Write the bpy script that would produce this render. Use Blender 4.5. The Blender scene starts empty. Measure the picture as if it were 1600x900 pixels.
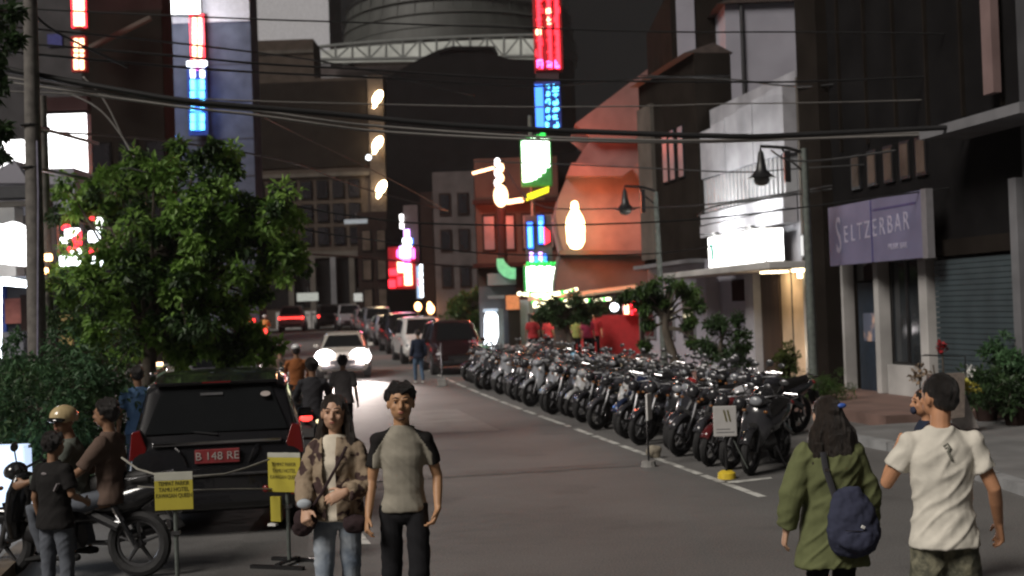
import bpy, bmesh, math, random
import numpy as np
from math import sin, cos, pi, radians as R, sqrt
from mathutils import Vector as V, Matrix, noise

SC = bpy.context.scene
COL = SC.collection
rnd = random.Random(7)

# ---------------------------------------------------------------- camera
F = 2000.0                      # focal length in pixels of the 1600 px wide photograph
CAMH = 2.2
cam_d = bpy.data.cameras.new('camera')
cam = bpy.data.objects.new('camera', cam_d); COL.objects.link(cam)
cam_d.sensor_width = 36; cam_d.lens = F/1600*36; cam_d.clip_end = 2000; cam_d.clip_start = .1
CR = Matrix.Rotation(R(90.945), 3, 'X') @ Matrix.Rotation(R(-2.0), 3, 'Z')
cam.location = (0, 0, CAMH); cam.rotation_euler = CR.to_euler()
SC.camera = cam
cam_d.dof.use_dof = True; cam_d.dof.focus_distance = 9.0; cam_d.dof.aperture_fstop = 2.4      # a phone picture, soft in the distance
SC.cycles.filter_width = 2.1
# ---------------------------------------------------------------- night sky, soft street glow
w = bpy.data.worlds.new("World"); SC.world = w; w.use_nodes = True
nt = w.node_tree; bg = nt.nodes['Background']
sky = nt.nodes.new('ShaderNodeTexSky'); sky.sky_type = 'NISHITA'; sky.sun_disc = False
SUN_EL, SUN_AZ = R(42), R(228)          # light comes from behind the camera, from the left
sky.sun_elevation = SUN_EL; sky.sun_rotation = SUN_AZ
sky.air_density = 1; sky.dust_density = 4
hs = nt.nodes.new('ShaderNodeHueSaturation'); hs.inputs['Saturation'].default_value = .05
nt.links.new(sky.outputs[0], hs.inputs['Color']); nt.links.new(hs.outputs[0], bg.inputs['Color'])
bg.inputs['Strength'].default_value = 0.0021
sun_d = bpy.data.lights.new('sun', 'SUN'); sun_d.energy = 3.0; sun_d.angle = R(22); sun_d.color = (1, .93, .85)
sun = bpy.data.objects.new('sun', sun_d); COL.objects.link(sun)
_from = V((sin(SUN_AZ)*cos(SUN_EL), cos(SUN_AZ)*cos(SUN_EL), sin(SUN_EL)))
sun.rotation_euler = (-_from).to_track_quat('-Z', 'Y').to_euler()
vs = SC.view_settings; vs.view_transform = 'Standard'; vs.look = 'None'; vs.exposure = 0; vs.gamma = 1

# ---------------------------------------------------------------- places
def gz(y):                      # the street climbs gently beyond the parked motorbikes
    k = min(1, max(0, (y-28)/70)); return 1.3*k*k*(3-2*k)
def pt(px, py, d):              # the point at depth d (metres along +Y) seen at this place of the photo
    v = CR @ V(((px-800)/F, (450-py)/F, -1)); return V((0, 0, CAMH)) + v*(d/v.y)
def gp(px, py, z=0):
    v = CR @ V(((px-800)/F, (450-py)/F, -1)); return V((0, 0, CAMH)) + v*((z-CAMH)/v.z)
PHI = math.asin(.1867)          # the street runs 10.8 degrees to the left
US = V((-sin(PHI), cos(PHI), 0)); NS = V((cos(PHI), sin(PHI), 0)); OS = V((5.445, 0, 0))
def S(s, t, z=0): return OS + US*s + NS*t + V((0, 0, z))
def Sinv(p): q = V((p.x, p.y, 0))-OS; return q.dot(US), q.dot(NS)

# ---------------------------------------------------------------- materials
def mat(name, col, rough=.7, metal=0, var=.25, scale=6, bump=0, col2=None, emit=0, ecol=None, spec=.5, stretch=None, kind='noise', coat=0, sharp=None, alpha=None, trans=0, detail=6):
    m = bpy.data.materials.new(name); m.use_nodes = True
    n = m.node_tree; L = n.links; b = n.nodes['Principled BSDF']
    b.inputs['Roughness'].default_value = rough; b.inputs['Metallic'].default_value = metal
    b.inputs['Specular IOR Level'].default_value = spec; b.inputs['Coat Weight'].default_value = coat
    c2 = col2 or tuple(c*(1-var) for c in col); c1 = col if col2 else tuple(min(1, c*(1+var)) for c in col)
    tc = n.nodes.new('ShaderNodeTexCoord'); mp = n.nodes.new('ShaderNodeMapping')
    L.new(tc.outputs['Object'], mp.inputs[0])
    if stretch: mp.inputs['Scale'].default_value = stretch
    if kind == 'noise':
        t = n.nodes.new('ShaderNodeTexNoise'); t.inputs['Scale'].default_value = scale; t.inputs['Detail'].default_value = detail; out = t.outputs['Fac']
    elif kind == 'voronoi':
        t = n.nodes.new('ShaderNodeTexVoronoi'); t.inputs['Scale'].default_value = scale; out = t.outputs['Distance']
    L.new(mp.outputs[0], t.inputs['Vector'])
    rp = n.nodes.new('ShaderNodeValToRGB'); e = rp.color_ramp.elements
    a, z = sharp or (.3, .7)
    e[0].position = a; e[1].position = z; e[0].color = (*c2, 1); e[1].color = (*c1, 1)
    L.new(out, rp.inputs[0]); L.new(rp.outputs[0], b.inputs['Base Color'])
    if bump:
        t2 = n.nodes.new('ShaderNodeTexNoise'); t2.inputs['Scale'].default_value = scale*6; t2.inputs['Detail'].default_value = 4
        L.new(mp.outputs[0], t2.inputs['Vector'])
        bp = n.nodes.new('ShaderNodeBump'); bp.inputs['Strength'].default_value = bump; bp.inputs['Distance'].default_value = .02
        L.new(t2.outputs['Fac'], bp.inputs['Height']); L.new(bp.outputs[0], b.inputs['Normal'])
    if emit:
        b.inputs['Emission Color'].default_value = (*(ecol or col), 1); b.inputs['Emission Strength'].default_value = emit
    if trans: b.inputs['Transmission Weight'].default_value = trans
    if alpha is not None: b.inputs['Alpha'].default_value = alpha
    return m
def glow(name, col, e): return mat(name, tuple(min(.8, c) for c in col), emit=e, ecol=col, var=0)

MT = {}
def mk(k, *a, **q): MT[k] = mat(k, *a, **q); return MT[k]
mk('concrete', (.22, .215, .205), .85, var=.3, scale=3, bump=.3)
mk('pole_concrete', (.13, .12, .11), .85, var=.3, scale=8, bump=.3)
mk('pole_steel', (.10, .115, .105), .55, var=.3, scale=10, bump=.1)
mk('black_paint', (.012, .012, .013), .4, var=.2)
mk('rubber', (.016, .016, .017), .8, var=.3, scale=30, bump=.3)
mk('chrome', (.6, .6, .62), .16, metal=1, var=.05)
mk('mirror_back', (.12, .12, .125), .3, metal=.7, var=.2)
mk('steel', (.22, .22, .23), .35, metal=1, var=.2, scale=20)
mk('dark_plastic', (.018, .018, .02), .45, var=.3, scale=14)
mk('seat_vinyl', (.014, .013, .013), .5, var=.3, scale=30, bump=.2)
mk('glass_dark', (.01, .011, .012), .06, var=.1, spec=.8)
mk('glass_sheen', (.03, .035, .04), .08, var=.3, scale=2, spec=.8)
mk('white_paint', (.62, .62, .6), .6, var=.1, scale=4)
mk('line_paint', (.55, .55, .52), .7, col2=(.14, .135, .13), scale=3.2, sharp=(.36, .56), detail=10)
mk('yellow_paint', (.62, .45, .03), .6, var=.2, scale=10)
mk('red_lens', (.14, .010, .010), .15, var=.1, coat=.5)
mk('rim_metal', (.09, .09, .095), .4, metal=.6, var=.2)
mk('clear_lens', (.22, .23, .25), .06, var=.1, coat=.5)
mk('cable', (.014, .014, .015), .6, var=.1)
mk('cable_grey', (.2, .19, .18), .6, var=.1)
mk('bark', (.085, .07, .055), .9, var=.4, scale=12, bump=.8, stretch=(1, 1, .3))
mk('skin_a', (.43, .235, .125), .55, var=.08, scale=20)
mk('skin_b', (.50, .30, .20), .55, var=.06, scale=20)
mk('skin_c', (.46, .23, .125), .55, var=.08, scale=20)
mk('skin_d', (.24, .13, .075), .55, var=.08, scale=20)
mk('lip', (.30, .10, .075), .5, var=.1)
mk('eye_white', (.27, .24, .22), .3, var=.05)
mk('hair', (.012, .009, .008), .45, var=.5, scale=60, bump=.8, stretch=(1, 1, .12))
mk('hair_brown', (.022, .015, .011), .45, var=.5, scale=60, bump=.8, stretch=(1, 1, .12))
mk('sky_dome_dark', (.01, .01, .01))
def plaster(k, c, **q):
    q.setdefault('var', .22); q.setdefault('scale', 1.1); q.setdefault('bump', .15); q.setdefault('spec', 0)
    return mk(k, c, q.pop('rough', .85), **q)

# ---------------------------------------------------------------- mesh builder
class MB:
    def __init__(s): s.v = []; s.f = []
    def add(s, vs_, fs):
        o = len(s.v); s.v += [tuple(v) for v in vs_]; s.f += [tuple(i+o for i in f) for f in fs]; return s
    def box(s, c, sz, rz=0, m=None):
        hx, hy, hz = sz[0]/2, sz[1]/2, sz[2]/2
        P = [V((x, y, z)) for z in (-hz, hz) for y in (-hy, hy) for x in (-hx, hx)]
        if m is None: m = Matrix.Rotation(rz, 3, 'Z')
        P = [m @ p + V(c) for p in P]
        return s.add(P, [(0, 2, 3, 1), (4, 5, 7, 6), (0, 1, 5, 4), (2, 6, 7, 3), (0, 4, 6, 2), (1, 3, 7, 5)])
    def bb(s, x0, x1, y0, y1, z0, z1): return s.box(((x0+x1)/2, (y0+y1)/2, (z0+z1)/2), (abs(x1-x0), abs(y1-y0), abs(z1-z0)))
    def tube(s, pts, rads, n=10, ref=None, cap=True, rnd_cap=0):
        pts = [V(p) for p in pts]; k = len(pts)
        if not hasattr(rads, '__len__'): rads = [rads]*k
        rings = []
        tang = [(pts[min(i+1, k-1)]-pts[max(i-1, 0)]).normalized() for i in range(k)]
        r0 = V(ref) if ref else (V((0, 1, 0)) if abs(tang[0].y) < .8 else V((1, 0, 0)))
        side = tang[0].cross(r0).normalized(); 
        P = list(zip(pts, rads, tang))
        if rnd_cap:
            def cp(p, r, t, sg):
                ra, rb = (r, r) if not hasattr(r, '__len__') else r; m_ = min(ra, rb)*rnd_cap
                return [(p+t*sg*m_*.55, (ra*.83, rb*.83), t), (p+t*sg*m_*.92, (ra*.4, rb*.4), t)]
            P = cp(*P[0], -1)[::-1] + P + cp(*P[-1], 1)
        for p, r, t in P:
            side = (side - t*side.dot(t)).normalized(); oth = t.cross(side)
            ra, rb = (r, r) if not hasattr(r, '__len__') else r
            rings.append([p + side*(ra*cos(2*pi*j/n)) + oth*(rb*sin(2*pi*j/n)) for j in range(n)])
        vs_ = [v for rg in rings for v in rg]; fs = []
        for i in range(len(rings)-1):
            for j in range(n):
                a, b = i*n+j, i*n+(j+1) % n; fs.append((a, b, b+n, a+n))
        if cap:
            fs.append(tuple(range(n-1, -1, -1))); fs.append(tuple((len(rings)-1)*n+j for j in range(n)))
        return s.add(vs_, fs)
    def ell(s, c, r, n=14, m=8, rot=None):
        c = V(c); r = r if hasattr(r, '__len__') else (r, r, r); vs_ = [V((0, 0, -r[2]))]
        for i in range(1, m):
            a = -pi/2+pi*i/m
            for j in range(n): vs_.append(V((r[0]*cos(a)*cos(2*pi*j/n), r[1]*cos(a)*sin(2*pi*j/n), r[2]*sin(a))))
        vs_.append(V((0, 0, r[2]))); fs = []
        for j in range(n):
            fs.append((0, 1+(j+1) % n, 1+j)); 
            for i in range(m-2):
                a, b = 1+i*n+j, 1+i*n+(j+1) % n; fs.append((a, b, b+n, a+n))
            fs.append((1+(m-2)*n+j, 1+(m-2)*n+(j+1) % n, len(vs_)-1))
        if rot: vs_ = [rot @ v for v in vs_]
        return s.add([v+c for v in vs_], fs)
    def torus(s, c, Rr, r, n=20, m=8, axis='x'):
        vs_ = []; fs = []
        for i in range(n):
            for j in range(m):
                a, b = 2*pi*i/n, 2*pi*j/m; q = Rr+r*cos(b)
                p = (r*sin(b), q*cos(a), q*sin(a)) if axis == 'x' else (q*cos(a), q*sin(a), r*sin(b))
                vs_.append(V(p)+V(c)); fs.append((i*m+j, ((i+1) % n)*m+j, ((i+1) % n)*m+(j+1) % m, i*m+(j+1) % m))
        return s.add(vs_, fs)
    def prism(s, poly, a, b, axis='z'):
        # poly: 2D points; axis z: (x,y) extruded a..b in z; axis x: (y,z); axis y: (x,z)
        f = {'z': lambda p, h: (p[0], p[1], h), 'x': lambda p, h: (h, p[0], p[1]), 'y': lambda p, h: (p[0], h, p[1])}[axis]
        n = len(poly)
        return s.add([f(p, a) for p in poly]+[f(p, b) for p in poly], [tuple(range(n-1, -1, -1)), tuple(range(n, 2*n))]+[(i, (i+1) % n, n+(i+1) % n, n+i) for i in range(n)])
    def slab(s, q, th):        # four corners, thickness along the inward normal
        q = [V(p) for p in q]; nn = (q[1]-q[0]).cross(q[3]-q[0]).normalized()*th
        return s.add(q+[p-nn for p in q], [(0, 1, 2, 3), (7, 6, 5, 4), (0, 4, 5, 1), (1, 5, 6, 2), (2, 6, 7, 3), (3, 7, 4, 0)])
    def mesh(s, name, smooth=False):
        me = bpy.data.meshes.new(name); me.from_pydata(s.v, [], s.f); me.validate()
        b = bmesh.new(); b.from_mesh(me); bmesh.ops.recalc_face_normals(b, faces=b.faces); b.to_mesh(me); b.free()
        if smooth: me.polygons.foreach_set('use_smooth', [True]*len(me.polygons))
        return me
    def build(s, name, m, parent=None, smooth=False, bevel=0, ang=None):
        me = s.mesh(name, smooth); o = link(name, me, m, parent)
        if smooth and ang is not False:
            me.set_sharp_from_angle(angle=R(ang or 40))
        if bevel:
            bv = o.modifiers.new('bevel', 'BEVEL'); bv.width = bevel; bv.segments = 2; bv.limit_method = 'ANGLE'; bv.angle_limit = R(40)
        return o
def link(name, data, m=None, parent=None):
    o = bpy.data.objects.new(name, data); COL.objects.link(o)
    if m is not None: data.materials.append(MT[m] if isinstance(m, str) else m)
    if parent is not None: o.parent = parent
    return o
def thing(name, label, cat, loc=(0, 0, 0), rz=0, group=None):
    o = bpy.data.objects.new(name, None); COL.objects.link(o); o.location = loc; o.rotation_euler = (0, 0, rz)
    o.empty_display_size = .2
    return tag(o, label, cat, group)
def tag(o, label, cat, group=None):
    o['label'] = label; o['category'] = cat
    if group: o['group'] = group
    return o
def struct(o): o['kind'] = 'structure'; return o
def stuff(o, label=None, cat=None):
    o['kind'] = 'stuff'
    if label: o['label'] = label; o['category'] = cat
    return o
KIDS = {}
def copy_tree(o, parent=None):
    c = o.copy(); COL.objects.link(c); c.parent = parent
    if o not in KIDS: KIDS[o] = list(o.children)
    for ch in KIDS[o]: copy_tree(ch, c)
    return c
def recolor(root, swap):       # swap: {material name: material} on the copied parts, per object
    for ch in root.children_recursive:
        if ch.type == 'MESH' and ch.material_slots and ch.material_slots[0].material and ch.material_slots[0].material.name in swap:
            nm = swap[ch.material_slots[0].material.name]
            ch.material_slots[0].link = 'OBJECT'; ch.material_slots[0].material = nm
def merged(mb, name, voxel, smooth=3, disp=None):   # union of closed volumes as one smooth skin
    me = mb.mesh('tmp'); o = bpy.data.objects.new('tmp', me); COL.objects.link(o)
    r = o.modifiers.new('r', 'REMESH'); r.mode = 'VOXEL'; r.voxel_size = voxel
    if smooth: q = o.modifiers.new('s', 'SMOOTH'); q.iterations = smooth; q.factor = .5
    dg = bpy.context.evaluated_depsgraph_get(); dg.update()
    out = bpy.data.meshes.new_from_object(o.evaluated_get(dg)); out.name = name
    bpy.data.objects.remove(o); bpy.data.meshes.remove(me)
    if disp:
        out.update(); nr = [v.normal.copy() for v in out.vertices]
        for v, nn in zip(out.vertices, nr): v.co += nn*disp(v.co)
    out.polygons.foreach_set('use_smooth', [True]*len(out.polygons)); out.update()
    return out
_tc = {}
def text(s_, size, m, parent, loc, rot, name='lettering', ext=.004, sx=1, align='CENTER'):
    c = bpy.data.curves.new('t', 'FONT'); c.body = s_; c.size = size; c.extrude = ext; c.align_x = align; c.align_y = 'CENTER'; c.resolution_u = 3
    o = bpy.data.objects.new('t', c); COL.objects.link(o); dg = bpy.context.evaluated_depsgraph_get(); dg.update()
    me = bpy.data.meshes.new_from_object(o.evaluated_get(dg)); bpy.data.objects.remove(o)
    o = link(name, me, m, parent); o.location = loc; o.rotation_euler = rot; o.scale = (sx, 1, 1); return o
def lamp(kind, name, loc, e, col=(1, 1, 1), parent=None, size=.1, spot=None, to=None, blend=.5):
    d = bpy.data.lights.new(name, kind); d.energy = e; d.color = col
    if kind in ('POINT', 'SPOT'): d.shadow_soft_size = size
    if kind == 'AREA': d.size = size
    if spot: d.spot_size = R(spot); d.spot_blend = blend
    o = bpy.data.objects.new(name, d); COL.objects.link(o); o.location = loc
    if parent is not None: o.parent = parent
    if to is not None: o.rotation_euler = (V(to)-V(loc)).to_track_quat('-Z', 'Y').to_euler()
    return o
def fn(p, k=1, o=0): return noise.noise(V((p[0]*k+o, p[1]*k+o*.7, p[2]*k-o)))
# ================================================================ GROUND AND ROAD
mk('asphalt', (.135, .131, .127), .78, col2=(.085, .083, .081), scale=.42, bump=.5, sharp=(.25, .75), detail=12)
def weather(m, s1, lo1, hi1, dk, s2, amp):      # stains with a shape of their own, and coarse aggregate
    n = m.node_tree; L = n.links; b = n.nodes['Principled BSDF']; src = b.inputs['Base Color'].links[0].from_socket; tc = [q for q in n.nodes if q.type == 'MAPPING'][0].outputs[0]
    for sc, lo, hi, c0, c1, det in ((s1, lo1, hi1, 1, dk, 7), (s2, .35, .65, 1-amp, 1+amp, 2), (.09, .4, .6, .9, 1.08, 3)):
        t = n.nodes.new('ShaderNodeTexNoise'); t.inputs['Scale'].default_value = sc; t.inputs['Detail'].default_value = det; L.new(tc, t.inputs['Vector'])
        mr = n.nodes.new('ShaderNodeMapRange'); mr.inputs['From Min'].default_value = lo; mr.inputs['From Max'].default_value = hi; mr.inputs['To Min'].default_value = c0; mr.inputs['To Max'].default_value = c1; L.new(t.outputs['Fac'], mr.inputs['Value'])
        mx = n.nodes.new('ShaderNodeVectorMath'); mx.operation = 'SCALE'; L.new(src, mx.inputs[0]); L.new(mr.outputs[0], mx.inputs['Scale']); src = mx.outputs[0]
    L.new(src, b.inputs['Base Color'])
weather(MT['asphalt'], .9, .58, .66, .80, 55, .28)
mk('asphalt_patch', (.15, .145, .138), .8, var=.2, scale=2, bump=.5)
mk('ground_dark', (.05, .048, .045), .9, var=.3, scale=.5)
mk('paving', (.15, .15, .15), .85, var=.25, scale=1.4, bump=.4, detail=10)
mk('kerb_stone', (.24, .245, .25), .8, var=.25, scale=3, bump=.3)
mk('terrace', (.15, .095, .08), .75, var=.3, scale=2, bump=.3)
mk('kerb_brown', (.10, .075, .05), .85, var=.35, scale=5, bump=.4)
def sheet(name, m, t0, t1, s0, s1, off, step=3, wob=0):
    mb = MB(); k = max(1, int((s1-s0)/step)); vs_ = []; fs = []
    for i in range(k+1):
        s = s0+(s1-s0)*i/k
        for t in (t0, t1):
            tt = t(s) if callable(t) else t
            p = S(s, tt); vs_.append((p.x, p.y, gz(p.y)+off))
        if i: a = 2*i; fs.append((a-2, a-1, a+1, a))
    mb.add(vs_, fs); return mb.build(name, m)
mb = MB(); ys = [-60, -20]+list(range(0, 110, 3))+[150, 300, 900]; vs_ = []
for y in ys: vs_ += [(-500, y, gz(y)-.012), (500, y, gz(y)-.012)]
mb.add(vs_, [(2*i, 2*i+1, 2*i+3, 2*i+2) for i in range(len(ys)-1)])
struct(mb.build('ground', 'ground_dark'))
struct(sheet('road', 'asphalt', -7.6, 5, -12, 120, 0))
struct(sheet('cross_road', 'asphalt', lambda s: -34, lambda s: -7.6, 84, 100, .001))
struct(sheet('road_patch', 'asphalt_patch', -5.4, -3.0, 6, 11.1, .004))
mk('asphalt_dark', (.092, .089, .086), .75, var=.3, scale=1.5, bump=.5)
struct(sheet('road_patch', 'asphalt_dark', lambda s: -5.6, lambda s: -.35, 17.9, 18.35, .004, .45))
struct(sheet('road_patch', 'asphalt_patch', -2.9, -1.3, 24, 29.5, .004))
# raised pavements and kerbs
def raised(name, m, t0, t1, s0, s1, h, step=3):
    mb = MB(); k = max(1, int((s1-s0)/step)); vs_ = []; fs = []
    for i in range(k+1):
        s = s0+(s1-s0)*i/k
        for t, z in ((t0, -.05), (t0, h), (t1, h), (t1, -.05)):
            p = S(s, t); vs_.append((p.x, p.y, gz(p.y)+z))
        if i:
            a = 4*i
            for j in range(3): fs.append((a-4+j, a-3+j, a+1+j, a+j))
    fs += [(0, 1, 2, 3), (4*k+3, 4*k+2, 4*k+1, 4*k)]
    mb.add(vs_, fs); return mb.build(name, m)
struct(raised('pavement', 'paving', -10.6, -7.78, -12, 82, .14))
kb = struct(raised('kerb', 'kerb_brown', -7.776, -7.6, -12, 14, .142))
struct(raised('kerb', 'kerb_stone', -7.776, -7.6, 14.01, 82, .142))
mb = MB(); mb.prism([(5.62, -8), (5.60, 13.6), (5.42, 18.3), (4.95, 20.4), (6.2, 20.9), (15, 22.6), (16, -8)], -.05, .12)
struct(mb.build('pavement', 'paving'))
kp = [(5.42, -8), (5.42, 13.5), (5.24, 18.2), (4.7, 20.35)]; ki = [(5.62, -8), (5.60, 13.6), (5.42, 18.3), (4.95, 20.4)]
kroot = struct(bpy.data.objects.new('kerb', None)); COL.objects.link(kroot)
L_ = 0
for (a, b, c, d_) in ((kp[0], kp[1], ki[1], ki[0]), (kp[1], kp[2], ki[2], ki[1]), (kp[2], kp[3], ki[3], ki[2])):
    a, b, c, d_ = map(V, (a, b, c, d_)); n_ = max(2, int((b-a).length/1.0))
    for i in range(n_):
        f0, f1 = (i+.008)/n_, (i+1-.008)/n_
        m_ = MB(); m_.prism([a.lerp(b, f0), a.lerp(b, f1), d_.lerp(c, f1), d_.lerp(c, f0)], -.05, .124+.003*rnd.random()); m_.build('kerb_stone', 'kerb_stone', kroot)
struct(raised('terrace', 'terrace', 4.7, 7.3, 20.9, 62, .2))
struct(raised('pavement', 'paving', 5.0, 8, 62, 84, .14))
# drains / pale joint, lane marks
def mark(q, name='lane_line'):
    mb = MB(); mb.add([(p[0], p[1], gz(p[1])+.006) for p in q], [tuple(range(len(q)))]); return struct(mb.build(name, 'line_paint'))
s = 14.6
while s < 46:
    ln = rnd.choice([1.5, 2.0, 2.6, 1.1]); g = rnd.choice([.12, .2, .35, .5]) if s < 24 else .3
    w_ = .055
    q = [S(s, -w_), S(s+ln, -w_), S(s+ln, w_), S(s, w_)]; mark([(p.x, p.y) for p in q]); s += ln+g
a, b = gp(1120, 755), gp(1205, 747)
mark([(a.x-.02, a.y), (a.x+.25, a.y-.06), (b.x, b.y-.08), (b.x, b.y+.05), (a.x+.2, a.y+.1)])
q = [gp(543, 826), gp(560, 826), gp(580, 851), gp(556, 851)]; mark([(p.x, p.y) for p in q])
q = [gp(556, 905), gp(575, 905), gp(600, 950), gp(576, 950)]; mark([(p.x, p.y) for p in q])

# ================================================================ BUILDINGS
plaster('w_black', (.012, .0115, .012)); plaster('w_black2', (.018, .015, .013)); plaster('w_brown_dark', (.03, .02, .018))
plaster('w_white', (.33, .33, .36)); plaster('w_offwhite', (.42, .41, .40)); plaster('w_grey', (.16, .16, .17)); plaster('w_greydark', (.07, .07, .075))
plaster('w_brown', (.07, .056, .047)); plaster('w_blue', (.10, .115, .155)); plaster('w_maroon', (.035, .019, .019)); plaster('w_pink', (.20, .14, .135))
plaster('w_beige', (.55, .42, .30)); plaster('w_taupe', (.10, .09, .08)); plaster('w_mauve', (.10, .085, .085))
mk('shutter_teal', (.045, .062, .07), .5, var=.2, scale=2); mk('shutter_grey', (.09, .09, .095), .5, var=.2, scale=2)
mk('door_blue', (.02, .032, .05), .4, var=.2); mk('wood_dark', (.05, .03, .02), .6, var=.3, scale=6, stretch=(1, 1, .1))
mk('sign_purple', (.16, .157, .255), .5, var=.12, scale=1.5); mk('sign_purple_dark', (.07, .06, .17), .5, var=.1)
mk('letter_lilac', (.38, .36, .47), .5, var=.05); mk('sign_trim', (.2, .195, .21), .5, var=.1)
mk('metal_clad', (.30, .31, .33), .5, var=.15, scale=2)
mk('roof_tile', (.05, .035, .03), .8, var=.3, scale=5)
mk('pane', (.02, .02, .024), .08, var=.5, scale=.6, spec=.8)
mk('pane_warm', (.10, .075, .06), .25, var=.4, scale=1.2)
mk('pane_grey', (.16, .16, .175), .35, var=.3, scale=1)
mk('lilac_wall', (.30, .295, .345), .85, var=.12, scale=.8)

def sroot(name, label, cat, s, t, group=None, z=None):
    p = S(s, t); return thing(name, label, cat, (p.x, p.y, gz(p.y) if z is None else z), PHI, group)
def part(name, m, parent, *boxes, bevel=0):     # boxes given as x0,x1,y0,y1,z0,z1 in the thing's own frame
    mb = MB()
    for b in boxes: mb.bb(*b)
    return mb.build(name, m, parent, bevel=bevel)
def xs(px, t=7.0):      # where along the street the facade line t is seen at this column
    k = (px-800)/F; A = 5.445+t*cos(PHI); B = t*sin(PHI)
    return (A-k*B)/(sin(PHI)+k*cos(PHI))
def rz_(px, py, t=7.0): # height on the facade line
    s = xs(px, t); p = S(s, t); yh = 483-(px-800)*.0349
    return CAMH+(yh-py)*p.y/F

# --- R1: black shop front with the purple sign
s0, s1 = xs(1600)-.1, xs(1299)
R1 = sroot('shop_building', 'black fronted shop with white posts and a teal shutter, under the purple sign', 'building', s0, 7)
D = s1-s0
def ly(px, t=7.0): return xs(px, t)-s0
zb = .2
part('wall', 'w_black', R1, (.12, 7, 0, D, 4.35, 11.5), (.12, 7, 0, D, 3.0, 4.35))
part('wall', 'w_black2', R1, (2.2, 7, 0, D, 0, 3.0))
part('wall', 'w_offwhite', R1, (.05, .3, ly(1430), ly(1378), zb, .80))
for px, wd, m in ((1318, .10, 'w_offwhite'), (1371, .2, 'w_offwhite'), (1444, .30, 'w_offwhite')):
    part('post', m, R1, (-.05, .22, ly(px)-wd/2, ly(px)+wd/2, zb, 2.95), bevel=.01)
part('post', 'w_grey', R1, (-.08, .25, ly(1600), ly(1588), zb, 4.1))
# glazed front: frames, panes, door
for a, b in ((1430, 1404), (1404, 1380)):
    f = part('window', 'black_paint', R1, (.16, .24, ly(a)-0, ly(a)+.05, .8, 2.95), (.16, .24, ly(b)-.05, ly(b), .8, 2.95), (.16, .24, ly(a)+.05, ly(b)-.05, .8, .86), (.16, .24, ly(a)+.05, ly(b)-.05, 2.89, 2.95))
    part('pane', 'glass_sheen', f, (.19, .205, ly(a)+.05, ly(b)-.05, .86, 2.89))
d_ = part('door', 'door_blue', R1, (.2, .25, ly(1361), ly(1326), zb, 2.5)); part('handle', 'chrome', d_, (.14, .2, ly(1355), ly(1355)+.03, 1.0, 1.35))
part('poster', mk('poster', (.62, .42, .34), .5, col2=(.12, .14, .2), scale=2.4, sharp=(.45, .55)), R1, (.185, .2, ly(1357), ly(1334), 1.25, 1.85))
part('transom', 'glass_dark', R1, (.2, .24, ly(1361), ly(1326), 2.55, 2.95))
y_ = ly(1588)
n_ = 26
for i in range(n_):     # roller shutter laths
    z = .3+i*(2.55/n_); part('slat', 'shutter_teal', R1, (.02, .06+.012*(i % 2), ly(1586), ly(1459), z, z+2.55/n_-.012))
part('shutter_box', 'w_black2', R1, (-.05, .12, ly(1586), ly(1459), 2.9, 3.2))
for i in range(5):
    a = ly(1450-i*26); f = part('window', 'black_paint', R1, (.06, .12, a, a+.42, 4.5, 5.25)); part('pane', 'pane_warm', f, (.045, .062, a+.06, a+.36, 4.56, 5.19))
for i in range(6): part('facade_rib', 'w_black2', R1, (.05, .12, D*(i+.5)/6, D*(i+.5)/6+.06, 5.4, 11.3))
# sign
D14 = .13
sgn = sroot('shop_sign', 'wide pale purple sign board with lilac lettering above the white posts', 'sign', xs(1451, 6.55), 6.55)
LS = xs(1298, 6.55)-xs(1451, 6.55); zt, zb2 = 4.14, 2.88
part('panel', 'sign_purple', sgn, (0, .13, 0, LS*.515, zb2, zt), bevel=.01); part('panel', 'sign_purple', sgn, (0, .13, LS*.535, LS, zb2, zt), bevel=.01)
part('joint', 'sign_purple_dark', sgn, (.012, .12, LS*.505, LS*.545, zb2+.02, zt-.02)); part('trim', 'sign_trim', sgn, (-.006, .136, -.03, .16, zb2-.01, zt+.01))
part('band', 'sign_purple_dark', sgn, (-.006, .1, .36, LS*.5, zt-.24, zt-.2))
fr = (R(90), 0, R(-90))
text('S', 1.1, 'letter_lilac', sgn, (-.004, LS*.885, zb2+.60), fr, sx=.55)
for i, ch in enumerate('ELTZERBAR'):
    text(ch, .50, 'letter_lilac', sgn, (-.004, LS*.80-i*LS*.0775, zb2+.62+.012*i), fr, sx=.8)
text('MUSIK BAR', .17, 'letter_lilac', sgn, (-.004, LS*.27, zb2+.27), fr, sx=.9)
# --- R0: grey building at the right edge
R0 = sroot('corner_building', 'dark grey building with a pale ledge at the right edge of the view', 'building', 12, 7)
e = xs(1599)-12
part('wall', 'w_greydark', R0, (0, 7, 0, e-.1, 0, 11.5)); part('column', 'w_pink', R0, (-.15, 0, xs(1577)-12, xs(1561)-12, 5.6, 11))
part('ledge', 'w_grey', R0, (-.9, 0, e-1.5, e+1.6, 4.95, 5.12))
# --- R2: thin black building
R2 = sroot('narrow_building', 'narrow tall black building between the purple sign and the white shop', 'building', xs(1297), 7)
e = xs(1264)-xs(1297); part('wall', 'w_black2', R2, (-.1, 6, .02, e, 0, 12.5)); part('parapet', 'w_black', R2, (-.2, 6, .02, e, 12.5, 12.7))
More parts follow.
